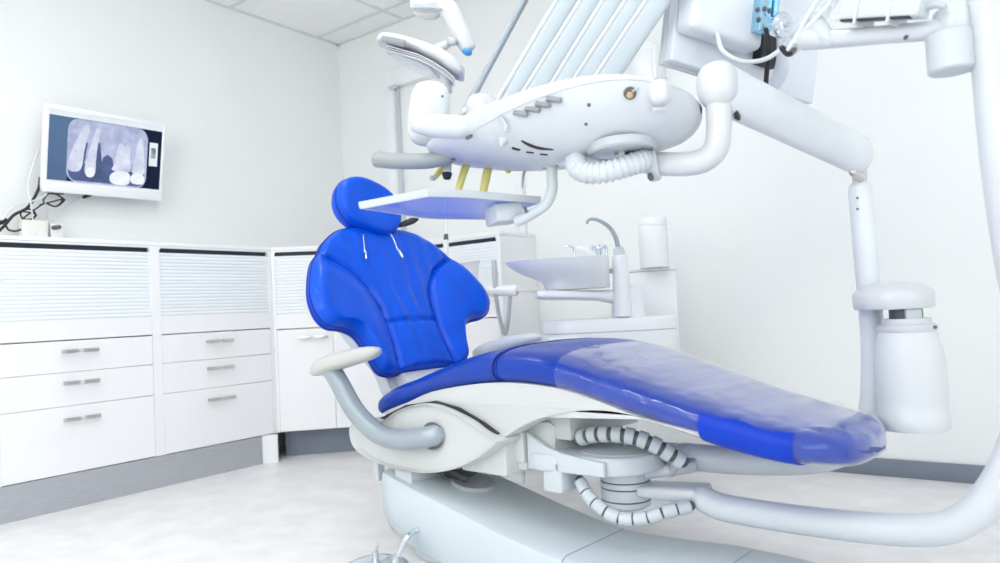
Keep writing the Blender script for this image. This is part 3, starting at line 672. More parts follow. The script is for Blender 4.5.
c = sl_(762, 25, .07)
obj('bracket', merge(box(c.x - .022, c.x - .012, .03, .085, c.z - .02, .34, .002, 1, SM), box(c.x - .010, c.x + .02, .05, .075, c.z - .02, .34, .002, 1, SM), box(c.x + .022, c.x + .027, .04, .09, c.z + .0, .34, .002, 1, SM), box(c.x - .02, c.x + .02, .074, .082, c.z - .012, c.z + .02, .004, 2, SM)), CHROMEB, pm)
for k, (px_, py_) in enumerate(((757, 10), (764, 9), (769, 11), (758, 20))): obj('screw', lathe([(.001, 0), (.006, 0), (.005, .004), (.001, .005)], sp(px_, py_, .084), sn, 12), DGREY, pm)
kc = sp(780, 26, .12)
kn = obj('knob', lathe([(.001, 0), (.026, 0), (.028, .003), (.028, .010), (.024, .014), (.016, .014), (.014, .017), (.002, .017)], kc, sn, 28), CHROME, pm)
obj('knob_screw', lathe([(.001, .016), (.007, .016), (.006, .021), (.001, .021)], kc, sn, 12), GREYP, kn)
b0, b1 = sl_(759, 42, .02), sl_(771, 72, .02)
obj('latch_box', box(b0.x, b1.x + .012, .004, .03, b1.z + .01, b0.z + .02, .002, 1, SM), BLACK, pm)
obj('lever', tube([sp(783, 36, .08), sp(783, 55, .075), sp(781, 72, .06), sp(774, 86, .04)], [.014, .014, .017, .014], 16, flat=.6), mat('screen_back_white', (.76, .80, .85), .3, coat=.2), pm)
obj('cable', tube([sp(766, 30, .085), sp(769, 50, .085), sp(767, 70, .07), sp(766, 88, .06), sp(768, 120, .05)], .0055, 10), BLACK, pm)
obj('white_lead', tube([sp(716, 27, .05), sp(718, 38, .06), sp(722, 50, .075), sp(734, 59, .09), sp(750, 62, .10), sp(768, 58, .11), sp(784, 46, .11), sp(796, 30, .10)], .005, 10), CORD, pm)
obj('lead_plug', tube([sp(716, 26, .045), sp(717, 36, .05)], [.009, .008], 12), WPB, pm)
t = thing('cable_sleeve', 'clear plastic sleeve and white leads wrapped around the screen arm elbow', 'cable', at(800, 35, 1.42))
obj('sleeve', tube([at(833, -8, 1.36), at(820, 10, 1.37), at(806, 30, 1.39), at(790, 50, 1.42)], [.018, .022, .02, .014], 14, flat=.45), CLEAR, t)
obj('lead', tube([at(838, -8, 1.36), at(822, 12, 1.36), at(800, 34, 1.39), at(786, 52, 1.42)], .004, 8), CORD, t)
obj('lead', tube([at(822, -8, 1.36), at(806, 18, 1.37), at(795, 42, 1.40)], .0035, 8), CORD, t)
obj('tie', tube([at(782, 48, 1.42), at(788, 54, 1.42), at(794, 50, 1.42)], .006, 8), BLACK, t)

# ================================================================== DELIVERY ARM, POLE AND HEAD
du_ = thing('delivery_unit', 'white overhead instrument delivery unit on its swing arm and pole', 'dental unit', W((HX, HY, 0)))
hb2 = W((HX, HY, .275)); e2 = at(696, 463, 1.80); d2_ = (e2 - hb2).normalized()
obj('hub_arm', armblock(hb2 + d2_ * .05, e2, .042, .040, .015, .018), WP, du_)
path = [(684, 456, 1.82), (730, 460, 1.80), (790, 461, 1.775), (830, 456, 1.76), (856, 442, 1.75), (870, 415, 1.74), (873, 380, 1.735), (872, 330, 1.73), (866, 260, 1.72), (860, 190, 1.72)]
obj('swing_arm', tube([at(*p) for p in path], [.033, .034, .034, .033, .031, .028, .0265, .026, .026, .026], 24, 8), mat('pole_white', (.72, .76, .79), .3, coat=.2), du_)
obj('pole_pin', lathe([(.014, 0), (.014, .03), (.001, .03)], at(859, 186, 1.72), (0, 0, 1), 16), STEEL, du_)
for py in (198, 209): obj('pole_screw', lathe([(.001, 0), (.003, 0), (.003, .003), (.001, .003)], at(857.5, py, 1.69), (CAM - at(857.5, py, 1.69)), 8), DGREY, du_)
# balance arm
al, ar_ = at(718, 86, 1.42), at(858, 155, 1.70)
obj('balance_arm', tube([al, al.lerp(ar_, .33), al.lerp(ar_, .66), ar_], [.052, .050, .049, .048], 28, 4, .5, flat=.72), mat('pole_white', (.72, .76, .79), .3, coat=.2), du_)
obj('arm_clevis', merge(tube([at(846, 152, 1.70), at(860, 168, 1.715), at(861, 182, 1.72)], [.036, .018, .017], 16, 4, .5, flat=.6)), WPB, du_)
obj('clevis_pin', tube([at(853, 172, 1.68), at(861, 178, 1.70)], .010, 10), STEEL, du_)
capn = (al - ar_).normalized()
obj('arm_cap', dome(at(718, 85.5, 1.42), .040, .040, .0475, 2.4, mtx=None), WPB, du_)
obj('arm_slot', box(-.004, .004, -.01, .01, -.016, .016, .002, 1, Matrix.Translation(at(737, 112, 1.43))), BLACK, du_)
obj('head_support', tube([at(718, 100, 1.42), at(719, 125, 1.42), at(716, 148, 1.425), at(704, 160, 1.44), (at(686, 164, 1.46)), at(664, 164, 1.49), at(650, 163, 1.51)], .0245, 22, 8), WPB, du_)
# head body
A, Bp = at(436, 150, 1.68), at(700, 108, 1.45)
axd = V((Bp.x - A.x, Bp.y - A.y, 0)).normalized(); nd = V((-axd.y, axd.x, 0))
if nd.dot(FH) < 0: nd = -nd
st = [(436, 150, 157, .02), (440, 146, 160, .06), (448, 142, 163, .10), (470, 129, 166, .145), (500, 111, 169, .165), (530, 98, 169, .172), (560, 87, 167, .175), (590, 79, 163, .175), (620, 74.5, 157, .172), (650, 75.5, 150, .165), (675, 82, 141, .145), (690, 89, 131, .11), (698, 97, 121, .065), (701, 103, 114, .02)]
rings = []
pts_t = []
for s_ in st:
    p0_ = hit(s_[0], s_[1], A, nd); p1_ = hit(s_[0], s_[1], A - nd * s_[3] * .8, nd); pts_t.append(V((p0_.x, p0_.y, p1_.z)))
pts_t = pts_t; pts_b = [hit(s[0], s[2], A, nd) for s in st]
Pt = smooth(pts_t, 4); Pb = smooth(pts_b, 4); Ws = [p.x for p in smooth([V((s[3], 0, 0)) for s in st], 4)]
for a, b, w in zip(Pt, Pb, Ws):
    c = (a + b) / 2; h = (a.z - b.z) / 2; r = []
    for k in range(48):
        ang = 2 * PI * k / 48; cs, sn_ = math.cos(ang), math.sin(ang)
        if sn_ >= 0: yy, z2 = math.copysign(abs(cs) ** (2 / 3.6), cs), .93 + .07 * abs(sn_) ** (2 / 2.2)
        else: yy, z2 = math.copysign(abs(cs) ** (2 / 2.4), cs), .93 - 1.93 * abs(sn_) ** (2 / 1.9)
        if cs < 0 and sn_ >= 0 and False: pass
        r.append(c + nd * (w * yy) + V((0, 0, h * z2)))
    rings.append(r)
hbm = loft(rings); HBV = BVHTree.FromBMesh(hbm)
headb = obj('head', loft([[r[k % 48] for k in range(24, 49)] for r in rings], closed=False), WP, du_); hbm.free()
obj('head_lid', loft([r[:25] for r in rings], closed=False), WPB, du_)
def surf(px, py):
    r = ray(px, py).normalized(); h = HBV.ray_cast(CAM, r)
    if h[0] is None: return at(px, py, 1.5), -r
    n = h[1] if h[1].dot(r) < 0 else -h[1]
    return h[0], n
# rim seam line, switches, sockets
def knob(px, py, r, L, m, nm, dirw=None, rr=None):
    p, n = surf(px, py); d = V(dirw).normalized() if dirw else n
    return obj(nm, tube([p - d * .004, p + d * L * .5, p + d * L], rr or r, 12, 3, .3), m, du_)
ddir = (RT * .8 - V((0, 0, .30)) - FH * .55)
for px_, py_ in ((516, 113), (528, 109), (538, 104), (549, 99)):
    k = knob(px_, py_, .0055, .026, MGREY, 'hose_socket', ddir)
p, n = surf(502, 118); p2, n2 = surf(508, 124); obj('toggle_lever', tube([p + n * .004, p2 + n2 * .012, p2 + n2 * .016 - V((0, 0, .008))], .0045, 10), GREYP, du_)
p, n = surf(503, 141); obj('hook', merge(lathe([(.001, 0), (.011, 0), (.004, .012), (.004, .018), (.001, .019)], p, n, 14)), LGREY, du_)
def slot(pts, w, nm):
    P = [surf(*q) for q in pts]; obj(nm, tube([p + n * .0002 for p, n in P], w, 8, 5, 1, sm=True, flat=1), BLACK, du_)
slot([(522, 141), (530, 145), (540, 148), (553, 149.5)], [.0022, .004, .004, .0015], 'vent_slot')
for q in ((513, 148, 519, 149.5), (527, 152, 533, 152.5), (541, 154, 547, 154.5)):
    slot([(q[0], q[1]), ((q[0] + q[2]) / 2, (q[1] + q[3]) / 2), (q[2], q[3])], .003 if q[0] < 520 else .0022, 'vent_slot')
for px_, py_ in ((589, 105), (586, 124)): 
    p, n = surf(px_, py_); obj('screw', lathe([(.001, -.002), (.0045 if py_ < 120 else .002, -.002), (.0035, .0012), (.001, .0012)], p, n, 12), DGREY, du_)
p, n = surf(630, 93); 
cp = obj('coupling', lathe([(.001, .001), (.011, .001), (.0115, -.004), (.012, .003), (.008, .004), (.001, .004)], p, n, 24), DGREY, du_)
obj('coupling_core', lathe([(.001, .003), (.0075, .003), (.006, .012), (.001, .012)], p - V((0, 0, .002)), n, 18), BRASS, cp)
p2, n2 = surf(638, 88); obj('coupling_pin', tube([p + n * .004, p2 + n2 * .006], .0025, 8), GREYP, du_)
p, n = surf(660, 93); obj('cover_boss', dome(p, .021, .021, .024, 2.6), WPB, du_)
p, n = surf(658, 108); obj('cover_latch', merge(box(-.012, .012, -.004, .004, -.005, .006, .002, 2, Matrix.Translation(p + n * .003) @ n.to_track_quat('Y', 'Z').to_matrix().to_4x4())), WPB, du_)
for px_ in (656, 661, 666):
    p, n = surf(px_, 80); obj('boss_rib', box(-.0018, .0018, -.003, .003, -.004, .004, 0, 1, Matrix.Translation(p)), GREYP, du_)
# rim bead along the upper edge of the head
rim = [surf(*q) for q in ((474, 130), (490, 121), (510, 110), (535, 99.5), (560, 90.5), (590, 83), (620, 79.5), (650, 81), (676, 88), (692, 96))]
obj('rim_line', tube([p + n * .0003 for p, n in rim], .0016, 6, 6), LGREY, du_)
rimb = smooth([rg[max(range(48), key=lambda i: (rg[i] - CAM).normalized().z)] for rg in rings[8:-4:3]], 3)
# pivot under the head
pvt, pn = surf(622, 150); pn = (pn * .6 - V((0, 0, 1))).normalized()
obj('pivot_ring', lathe([(.060, -.006), (.060, .005), (.066, .007), (.070, .003), (.071, -.012)], pvt, pn, 40), GREYP, du_)
obj('pivot_plate', lathe([(.001, .006), (.02, .006), (.059, .002), (.060, -.006), (.001, -.02)], pvt, pn, 36), WP, du_)
obj('pivot_bolt', lathe([(.001, .012), (.012, .012), (.012, .0), (.001, 0)], pvt - RT * .004, pn, 6), STEEL, du_)
obj('pivot_fork', box(-.022, .022, -.010, .010, -.004, .012, .002, 1, Matrix.Translation(pvt + RT * .030 + pn * .006) @ pn.to_track_quat('Z', 'Y').to_matrix().to_4x4()), DGREY, du_)
c0 = at(652, 162, 1.50)
obj('pivot_collar', merge(lathe([(.024, -.012), (.038, -.012), (.041, -.006), (.041, .006), (.038, .012), (.024, .012)], c0, (RT * .95 - FH * .3 + V((0, 0, .12))), 32)), WPB, du_)
obj('collar_screw', tube([at(650, 176, 1.47), at(651, 178, 1.47)], .006, 10), DGREY, du_)
# ribbed hose
hp_ = smooth([at(*q) for q in ((576, 158, 1.50), (578, 168, 1.47), (590, 173, 1.45), (610, 171, 1.44), (630, 165, 1.445), (646, 160, 1.455))], 14)
rr_ = [.0228 if (i // 2) % 2 else .0195 for i in range(len(hp_))]
obj('ribbed_hose', tube(hp_, rr_, 18, 1, .4, sm=False), WP, du_)
obj('hose_socket_cone', tube([at(572, 158, 1.53), at(560, 162, 1.545)], [.028, .014], 18, rnd=.2), WP, du_)
# hose carrier arms rising from the head
tops = [(568.5, 0), (592.5, 0), (615, 0), (638, 0), (659, 0)]; bots = [(509, 100), (535, 92), (564, 83), (589, 75), (610, 73)]
for (tx, ty), (bx, by) in zip(tops, bots):
    k = 1.25; ex_ = bx + (tx - bx) * k * 1.4; ey = by + (ty - by) * k * 1.4
    dd0 = 1.64 - (bx - 500) * .0009
    p0, p1 = at(bx - (tx - bx) * .12, by - (ty - by) * .12, dd0 + .03), at(ex_, ey, dd0 - .10)
    wdir = (RT - FH * .3).normalized(); arm = p1 - p0
    fwd = (CAM - (p0 + p1) / 2).normalized(); side = arm.cross(fwd).normalized(); nrm = side.cross(arm).normalized()
    rg = []
    for tt in [i / 12 for i in range(13)]:
        c = p0.lerp(p1, tt); hw_ = .0245 * (1 - .08 * tt)
        if bx < 520 and tt < .12: hw_ *= .8
        rg.append([c + side * (hw_ * math.copysign(abs(math.cos(q)) ** .6, math.cos(q))) + nrm * (.013 * math.copysign(abs(math.sin(q)) ** .7, math.sin(q))) for q in [2 * PI * j / 24 for j in range(24)]])
    wa = obj('hose_arm', loft(rg), mat('hose_arm_plastic', (.54, .61, .65), .35, var=.012), du_)
    ed = [p0.lerp(p1, tt) + side * -.0225 * (1 - .08 * tt) + nrm * .008 for tt in (0, .5, 1)]
    obj('hose', tube(ed, .0055, 10, 6, 0), WPB, wa)
obj('support_rod', tube([at(466, 112, 1.72), at(470, 102, 1.72), at(531, -12, 1.70), at(560, -70, 1.56)], .0085, 14), TUBEM, du_)
obj('rod_foot', tube([at(463, 115, 1.72), at(470, 103, 1.72)], .0095, 12), STEEL, du_)
obj('hose_bar', tube([at(548, -75, 1.55), at(600, -80, 1.52), at(690, -90, 1.46)], .03, 18), WP, du_)
obj('head_dome', dome(at(482, 112, 1.66), .034, .04, .042, 2.4), WPB, du_)
# control panel at the left end, seen from its back
cp_ = at(429, 114, 1.64); q1 = Matrix(((RT.x, FH.x, 0), (RT.y, FH.y, 0), (0, 0, 1))).to_4x4()
cpm = q1 @ Matrix.Rotation(math.radians(9), 4, 'Y')
pan = obj('control_panel', dome(cp_, .046, .030, .074, 3.2, mtx=cpm), WP, du_)
obj('panel_screw', lathe([(.001, 0), (.003, 0), (.003, .003), (.001, .003)], at(442.5, 96.5, 1.607), -FH, 10), DGREY, pan)
obj('panel_arm', tube([at(418, 125, 1.57), at(436, 126, 1.53), at(456, 127, 1.50), at(470, 127, 1.50)], [.018, .025, .025, .023], 18), WP, du_)
obj('arm_edge', tube([at(471, 136, 1.475), at(467, 138, 1.475)], .004, 8), DGREY, du_)
# long grey handle
obj('grip_handle', tube([at(376, 159, 1.60), at(395, 161, 1.60), at(425, 161, 1.60), at(444, 158, 1.60), at(458, 154, 1.61), at(474, 152, 1.63)], [.0185, .018, .0175, .0165, .014, .012], 20, 6, .5), mat('handle_grey', (.34, .37, .37), .35, .1), du_)
obj('handle_seam', tube([at(452, 159.5, 1.588), at(462, 156.5, 1.59), at(474, 155, 1.60)], .002, 8), DGREY, du_)
obj('panel_cable', tube([at(435, 144, 1.64), at(436, 150, 1.63), at(441, 154, 1.62)], .003, 8), DGREY, du_)
# tray arm
obj('tray_arm', tube([at(551, 163, 1.56), at(552, 175, 1.55), at(552, 190, 1.55), at(546, 204, 1.555), at(532, 214, 1.57), at(516, 222, 1.585)], .0118, 18, 8, .3), LGREY, du_)
obj('tray_arm_socket', lathe([(.001, 0), (.019, 0), (.02, .012), (.016, .02), (.001, .02)], at(551, 168, 1.56), (0, 0, 1), 24), GREYP, du_)
c = at(504, 212.5, 1.62)
clampm = Matrix.Translation(c) @ q1 @ Matrix.Rotation(math.radians(-6), 4, 'Y') @ Matrix.Rotation(math.radians(20), 4, 'Z')
obj('tray_clamp', merge(box(-.034, .030, -.04, .04, -.024, .016, .005, 2, clampm), box(-.034, .034, -.0405, -.036, -.003, .0, 0, 1, clampm)), LGREY, du_)
obj('clamp_screw', tube([at(525, 208, 1.56), at(526, 211, 1.56)], .004, 8), DGREY, du_)
# head parts with handpieces: yellow grips hanging in their holders
def handpiece(pts, rs, lab, m=YELLOW, tip=None):
    t = thing('handpiece', lab, 'handpiece', at(*pts[0]), 0, 'handpieces hanging under the delivery head')
    obj('body', tube([at(*p) for p in pts], rs, 14, 6, .5), m, t)
    if tip: obj('tip', tube([at(*p) for p in tip[0]], tip[1], 12, 4, .5), tip[2], t)
handpiece([(446, 164, 1.66), (440, 171, 1.65), (434, 178, 1.645)], [.009, .008, .006], 'short yellow handpiece leftmost under the delivery head, bent outwards', tip=([(434, 178, 1.645), (431, 178, 1.64)], .006, LGREY))
handpiece([(449, 160, 1.63), (448, 168, 1.625), (447, 173, 1.62)], [.007, .008, .010], 'white and black tipped handpiece between the left yellow ones', WPB, ([(447, 174, 1.62), (447, 178, 1.62)], [.012, .009], BLACK))
handpiece([(467, 163, 1.66), (463, 175, 1.65), (458, 190, 1.645)], [.0095, .009, .0075], 'longer yellow handpiece in the middle under the delivery head')
handpiece([(489, 165, 1.66), (486, 178, 1.65), (483, 193, 1.645)], [.0095, .010, .0085], 'longer yellow handpiece rightmost under the delivery head')
handpiece([(509, 168, 1.64), (508, 172, 1.64)], [.008, .006], 'yellow handpiece stub just showing under the head, above the clamp')
handpiece([(526, 168, 1.66), (523, 178, 1.65), (522.5, 188, 1.65)], [.003, .0028, .002], 'thin grey curved instrument tip hanging right of the yellow handpieces', GREYP)

# tray (frame with a translucent blue mat)
tz = at(428, 190, 1.56).z
tr = thing('instrument_tray', 'translucent blue instrument tray with light grey rim in front of headrest', 'tray', at(450, 200, 1.65))
def onz(px, py, z): r = ray(px, py); return CAM + r * ((z - CAM.z) / r.z)
n1, n2, n3 = at(360, 207, 1.60), at(430, 193, 1.50), at(545, 203, 1.58)
zt = (n1.z + n2.z + n3.z) / 3
n1.z = n2.z = n3.z = zt
cor = [onz(360, 208.5, .935), onz(428, 196, .935), onz(466, 197, .935), onz(540, 203, .935), onz(492, 219.5, .935), onz(440, 219, .935), onz(424, 218, .935)]
cor = [V((p.x, p.y, .935)) for p in cor]
cen_ = sum(cor, V()) / len(cor)
def tray_loft(sets, caps=True):
    return loft([[cen_ + (p - cen_) * s + V((0, 0, z)) for p in cor] for s, z in sets], caps=caps)
obj('mat', tray_loft([(.985, .0), (.985, .004), (.93, .004)]), TRAYB, tr)
rimp = [c_ for c_ in cor]; 
obj('rim', tray_loft([(.978, -.001), (1.0, -.001), (1.010, .004), (1.014, .014), (1.006, .0145), (1.0, .008), (.978, .006), (.978, -.001)], False), LGREY, tr)

# ================================================================== WATER BOTTLE on the pole
wb = thing('water_bottle', 'frosted white water bottle hanging from the bracket on the pole', 'bottle', at(911, 428, 1.64))
bc = at(911, 426, 1.63); 
def zat(py, d=1.63, px_=905): return at(px_, py, d).z
bprof = []
for py, wpx in ((428, 30), (429, 35), (427, 36.5), (414, 37), (412, 35.5), (400, 36.5), (380, 37), (362, 36.5), (348, 34.5), (336, 31.5), (330, 29), (326, 24)):
    bprof.append((wpx * .87 * 1.63 / 727, zat(py) - zat(428)))
bprof = [(.001, 0)] + bprof + [(.001, bprof[-1][1])]
bx, by = at(912, 400, 1.63).x, at(912, 400, 1.63).y
obj('bottle_body', lathe(bprof, (bx, by, zat(428)), seg=40), mat('frosted_water_bottle', (.67, .70, .72), .4, var=.01), wb)
zc0 = zat(330)
obj('neck_ring', lathe([(.001, -.004), (.058, -.004), (.062, .002), (.062, .010), (.056, .014), (.05, .014), (.05, .026), (.001, .026)], (bx, by, zc0 - .0), seg=36), WPB, wb)
obj('neck_gap', lathe([(.001, 0), (.034, 0), (.034, .022), (.001, .022)], (bx, by, zc0 + .024), seg=24), DGREY, wb)
obj('neck_clip', box(-.02, .014, -.04, -.03, 0, .026, .002, 2, Matrix.Translation(V((bx, by, zc0 + .022))) @ q1), LGREY, wb)
obj('neck_screw', lathe([(.001, 0), (.004, 0), (.004, .004), (.001, .004)], V((bx, by, zc0 + .006)) + RT * .03 - FH * .054, -FH, 10), DGREY, wb)
bk = at(893, 310, 1.66); zb_ = zat(308, 1.66)
obj('bottle_bracket', lathe([(.001, 0), (.080, 0), (.083, .004), (.084, .030), (.080, .040), (.060, .052), (.03, .058), (.001, .060)], (at(893, 300, 1.66).x, at(893, 300, 1.66).y, zb_), seg=44), WPB, du_)

# ================================================================== OPERATING LIGHT
ol = thing('operating_light', 'white operating light with blue-tipped yoke at the top of the frame', 'lamp', at(430, 40, 1.9))
obj('yoke', tube([at(*q) for q in ((413, 3, 1.86), (424, 4.5, 1.87), (437, 3.5, 1.88), (447, 8, 1.88), (456, 24, 1.88), (464, 40, 1.88), (469, 49, 1.88))], [.020, .022, .024, .027, .026, .024, .020], 20, 8, .4, flat=.8), WPB, ol)
obj('ceiling_arm', tube([at(424, 0, 1.90), at(424, 0, 1.90) + V((0, 0, .3)), V((at(424, 0, 1.90).x, at(424, 0, 1.90).y, ZC - .001))], .022, 18, 4, 0), WPB, ol)
obj('tip_button', dome(at(467, 52, 1.855), .014, .014, .009, 2.0, mtx=q1 @ Matrix.Rotation(.35, 4, 'Y')), LENS, ol)
obj('yoke_cover', dome(at(427, 12, 1.90), .036, .03, .016, 2.5, mtx=q1 @ Matrix.Rotation(.12, 4, 'Y')), mat('cream_lens', (.80, .79, .74), .4), ol)
obj('yoke_bar', tube([at(412, 7.5, 1.84), at(432, 7.5, 1.855), at(440, 9, 1.86)], .0045, 10), GREYP, ol)
obj('pivot_stub', tube([at(437, 50, 1.89), at(447, 44, 1.885), at(452, 41, 1.885)], [.016, .011, .010], 14), WPB, ol)
obj('pivot_screw', tube([at(450, 41, 1.87), at(453, 42, 1.86)], .010, 14), GREYP, ol)
lm = [((377, 41), (378, 44)), ((385, 36.5), (388, 46)), ((400, 39), (412, 52)), ((416, 43), (428, 60)), ((430, 47.5), (440, 66)), ((446, 54), (452, 75)), ((458, 63), (462, 79)), ((465, 70), (464, 78))]
tp = smooth([V((*a, 0)) for a, b in lm], 4); bt = smooth([V((*b, 0)) for a, b in lm], 4); rg = []
for i, (a, b) in enumerate(zip(tp, bt)):
    t_ = i / (len(tp) - 1); P0, P1 = at(a.x, a.y, 1.88), at(b.x, b.y, 1.88); c = (P0 + P1) / 2; hv = (P0 - P1) / 2; dp = .045 * (max(0, 1 - abs(2 * t_ - 1) ** 3.5)) ** .5 + .006
    rg.append([c + hv * (math.copysign(abs(math.sin(q)) ** .6, math.sin(q))) + FH * (dp * math.copysign(abs(math.cos(q)) ** .6, math.cos(q))) for q in [2 * PI * j / 24 for j in range(24)]])
lampb = obj('lamp_head', loft(rg), WPB, ol)
obj('handle_grip', tube([at(383, 39, 1.80), at(393, 41, 1.80), at(404, 43.5, 1.80)], .009, 12, 5, .5, flat=.6), MGREY, ol)
# lens plates: layered discs under the head
def plateq(q, dz, m, nm, th=.004):
    P = [at(*p) for p in q]; bm = loft([[p + V((0, 0, dz)) for p in P], [p + V((0, 0, dz + th)) for p in P]]); return obj(nm, bm, m, ol)
edge = [(386, 46), (400, 50), (418, 55), (432, 62), (446, 71), (455, 79)]
for k, m_ in enumerate((WPB, GREYP, WPB)):
    pts_ = [(x, y + 2.2 * k, 1.83) for x, y in edge] + [(x, y + 2.2 * k + 4.0, 1.98) for x, y in edge[::-1]]
    plateq(pts_, 0, m_, 'lens_plate', .0035)
pts_ = [(x, y + 6.4, 1.84) for x, y in [(388, 47), (400, 51), (418, 56), (430, 62)]] + [(x, y + 6, 1.98) for x, y in [(441, 73), (428, 70), (410, 62)]]
plateq(pts_, -.004, CLEAR, 'lens_cover', .005)
obj('lamp_stem', tube([at(446, 70, 1.90), at(446, 92, 1.90)], .017, 16, rnd=.2, flat=1.0), WPB, ol)

# ================================================================== SPITTOON UNIT
DS = 2.66
sp0 = at(600, 330, DS)
su = thing('spittoon_unit', 'white spittoon unit with ceramic bowl and side cabinet behind the chair', 'dental unit', (sp0.x, sp0.y, 0))
k_ = DS / 727
def q(px_, py_, d=DS): return at(px_, py_, d)
def rz(v): return q1 @ v
bzc = q(612, 345)
def unit_ring(z, s=1.0, dx=0):
    return [V((bzc.x, bzc.y, z)) + RT * ((.245 * math.copysign(abs(math.cos(a)) ** .62, math.cos(a))) * s + dx) + FH * (.15 * math.copysign(abs(math.sin(a)) ** .62, math.sin(a)) * s + .06) for a in [2 * PI * j / 48 for j in range(48)]]
zt0, zt1 = q(600, 331).z, q(600, 318.5).z
obj('body', loft([unit_ring(.30, .90), unit_ring(.34, .98), unit_ring(.36), unit_ring(zt0 - .004), ]), SPW, su)
obj('body_groove', loft([unit_ring(zt0 - .004, .985), unit_ring(zt0, .985)]), GREYP, su)
obj('body_top', loft([unit_ring(zt0, 1.0), unit_ring(zt1 - .012, 1.0), unit_ring(zt1 - .003, .985), unit_ring(zt1, .95)]), SPW, su)
obj('door_panel', merge(box(-.24, -.13, -.101, -.088, .36, zt0 - .012, .003, 1, Matrix.Translation(V((bzc.x, bzc.y, 0)) + FH * .0) @ q1)), SPW, su)
# tall side cabinet
sa, sb = q(633, 268, 2.95), q(674, 268, 2.95)
SX = (sb - sa); SX.z = 0; sL = SX.length; SY = V((ray(676, 300).x, ray(676, 300).y, 0)).normalized(); SX = V((SY.y, -SY.x, 0))
sM = Matrix(((SX.x, SY.x, 0, sa.x), (SX.y, SY.y, 0, sa.y), (0, 0, 1, 0), (0, 0, 0, 1)))
ztop = q(655, 268, 2.95).z
obj('side_cabinet', merge(box(-.03, sL, 0, .10, .32, ztop - .012, .006, 2, sM), box(-.034, sL + .003, -.004, .104, ztop - .012, ztop, .004, 2, sM)), SPW, su)
obj('chair_bracket', tube([V((bzc.x, bzc.y, .40)), W((.45, .10, .38))], .05, 16, rnd=.2), LGREY, su)
# pillar, bowl arm
pz0, pz1 = q(632, 318).z, q(628, 293).z
pc_ = q(628, 305)
obj('pillar', lathe([(.065, 0), (.062, .01), (.058, .05), (.056, .09), (.05, .115), (.001, .125)], (pc_.x, pc_.y, zt1 - .004), seg=32), SPW, su)
rg = []
for tt, hw_, zt_, zb2 in ((0, .11, .0, -.030), (.12, .125, .002, -.034), (.4, .11, .002, -.034), (.65, .075, .002, -.036), (.85, .055, .004, -.05), (1.0, .05, .004, -.06)):
    c = q(536, 291).lerp(q(630, 291), tt)
    rg.append([c + FH * (hw_ * math.copysign(abs(math.cos(a)) ** .6, math.cos(a))) + V((0, 0, (zt_ + zb2) / 2 + (zt_ - zb2) / 2 * math.copysign(abs(math.sin(a)) ** .6, math.sin(a)))) for a in [2 * PI * j / 24 for j in range(24)]])
obj('bowl_arm', loft(rg), SPW, su)
# bowl: a long lip swept out to the left, upright body to the right
rg = []
zr = q(560, 260).z; zl = q(560, 290).z; xr_ = 27 * k_
cr = q(581, 262); lip = 76 * k_
def bring(z_, left, fr, right=1.0):
    return [V((cr.x, cr.y, z_)) + RT * ((left if math.cos(a) < 0 else xr_ * right) * math.copysign(abs(math.cos(a)) ** (.72 if math.cos(a) > 0 else .95), math.cos(a))) + FH * (.165 * fr * math.sin(a)) for a in [2 * PI * j / 56 for j in range(56)]]
for h, left, fr in ((0, .47, .60), (.10, .50, .66), (.28, .53, .74), (.42, .64, .82), (.55, .77, .88), (.70, .88, .93), (.85, .955, .97), (.96, .99, .99), (1.0, 1.0, 1.0), (1.01, .985, .985)):
    rg.append(bring(zl + (zr - zl) * h, lip * left, fr))
for h, left, fr in ((.97, .95, .94), (.8, .8, .85), (.55, .6, .6), (.45, .3, .3), (.44, .02, .02)):
    rg.append(bring(zl + (zr - zl) * h, lip * left, fr, fr))
obj('bowl', loft(rg), SPW, su)
fz = q(597, 262)
fa = obj('faucet', merge(lathe([(.001, 0), (.014, 0), (.013, .03), (.016, .034), (.014, .05), (.001, .052)], q(599, 259, 2.68), (0, 0, 1), 20), tube([q(600, 248), q(606, 247), q(606, 262)], .006, 10), tube([q(596, 249), q(591, 246.5), q(592, 250)], .005, 10)), CHROME, su)
obj('rinse_spout', merge(tube([q(574, 260), q(574, 250), q(570, 246.5), q(565, 247)], .0045, 10)), CHROME, su)
obj('bowl_cover', tube([q(577, 248), q(584, 250), q(592, 256)], [.007, .012, .010], 12, 5, .6, flat=.7), SPW, su)
# glass filler with curved spout
obj('filler_post', tube([q(623, 316, 2.60), q(622, 293, 2.60), q(620.5, 268, 2.60), q(619.5, 256, 2.60)], [.032, .031, .029, .027], 22, 6, .2), SPW, su)
obj('filler_neck', tube([q(619.5, 256, 2.60), q(618, 248, 2.60)], [.022, .018], 20, rnd=.2), LGREY, su)
obj('filler_spout', tube([q(*p_, 2.60) for p_ in ((618, 247), (615, 236), (609, 227), (600, 221), (592, 219), (588, 220.5), (587, 223))], [.009, .008, .0075, .0065, .0055, .005, .005], 12, 6), TUBEM, su)
obj('service_knob', merge(tube([q(606, 271, 2.70), q(613, 271, 2.70)], .009, 10)), GREYP, su)
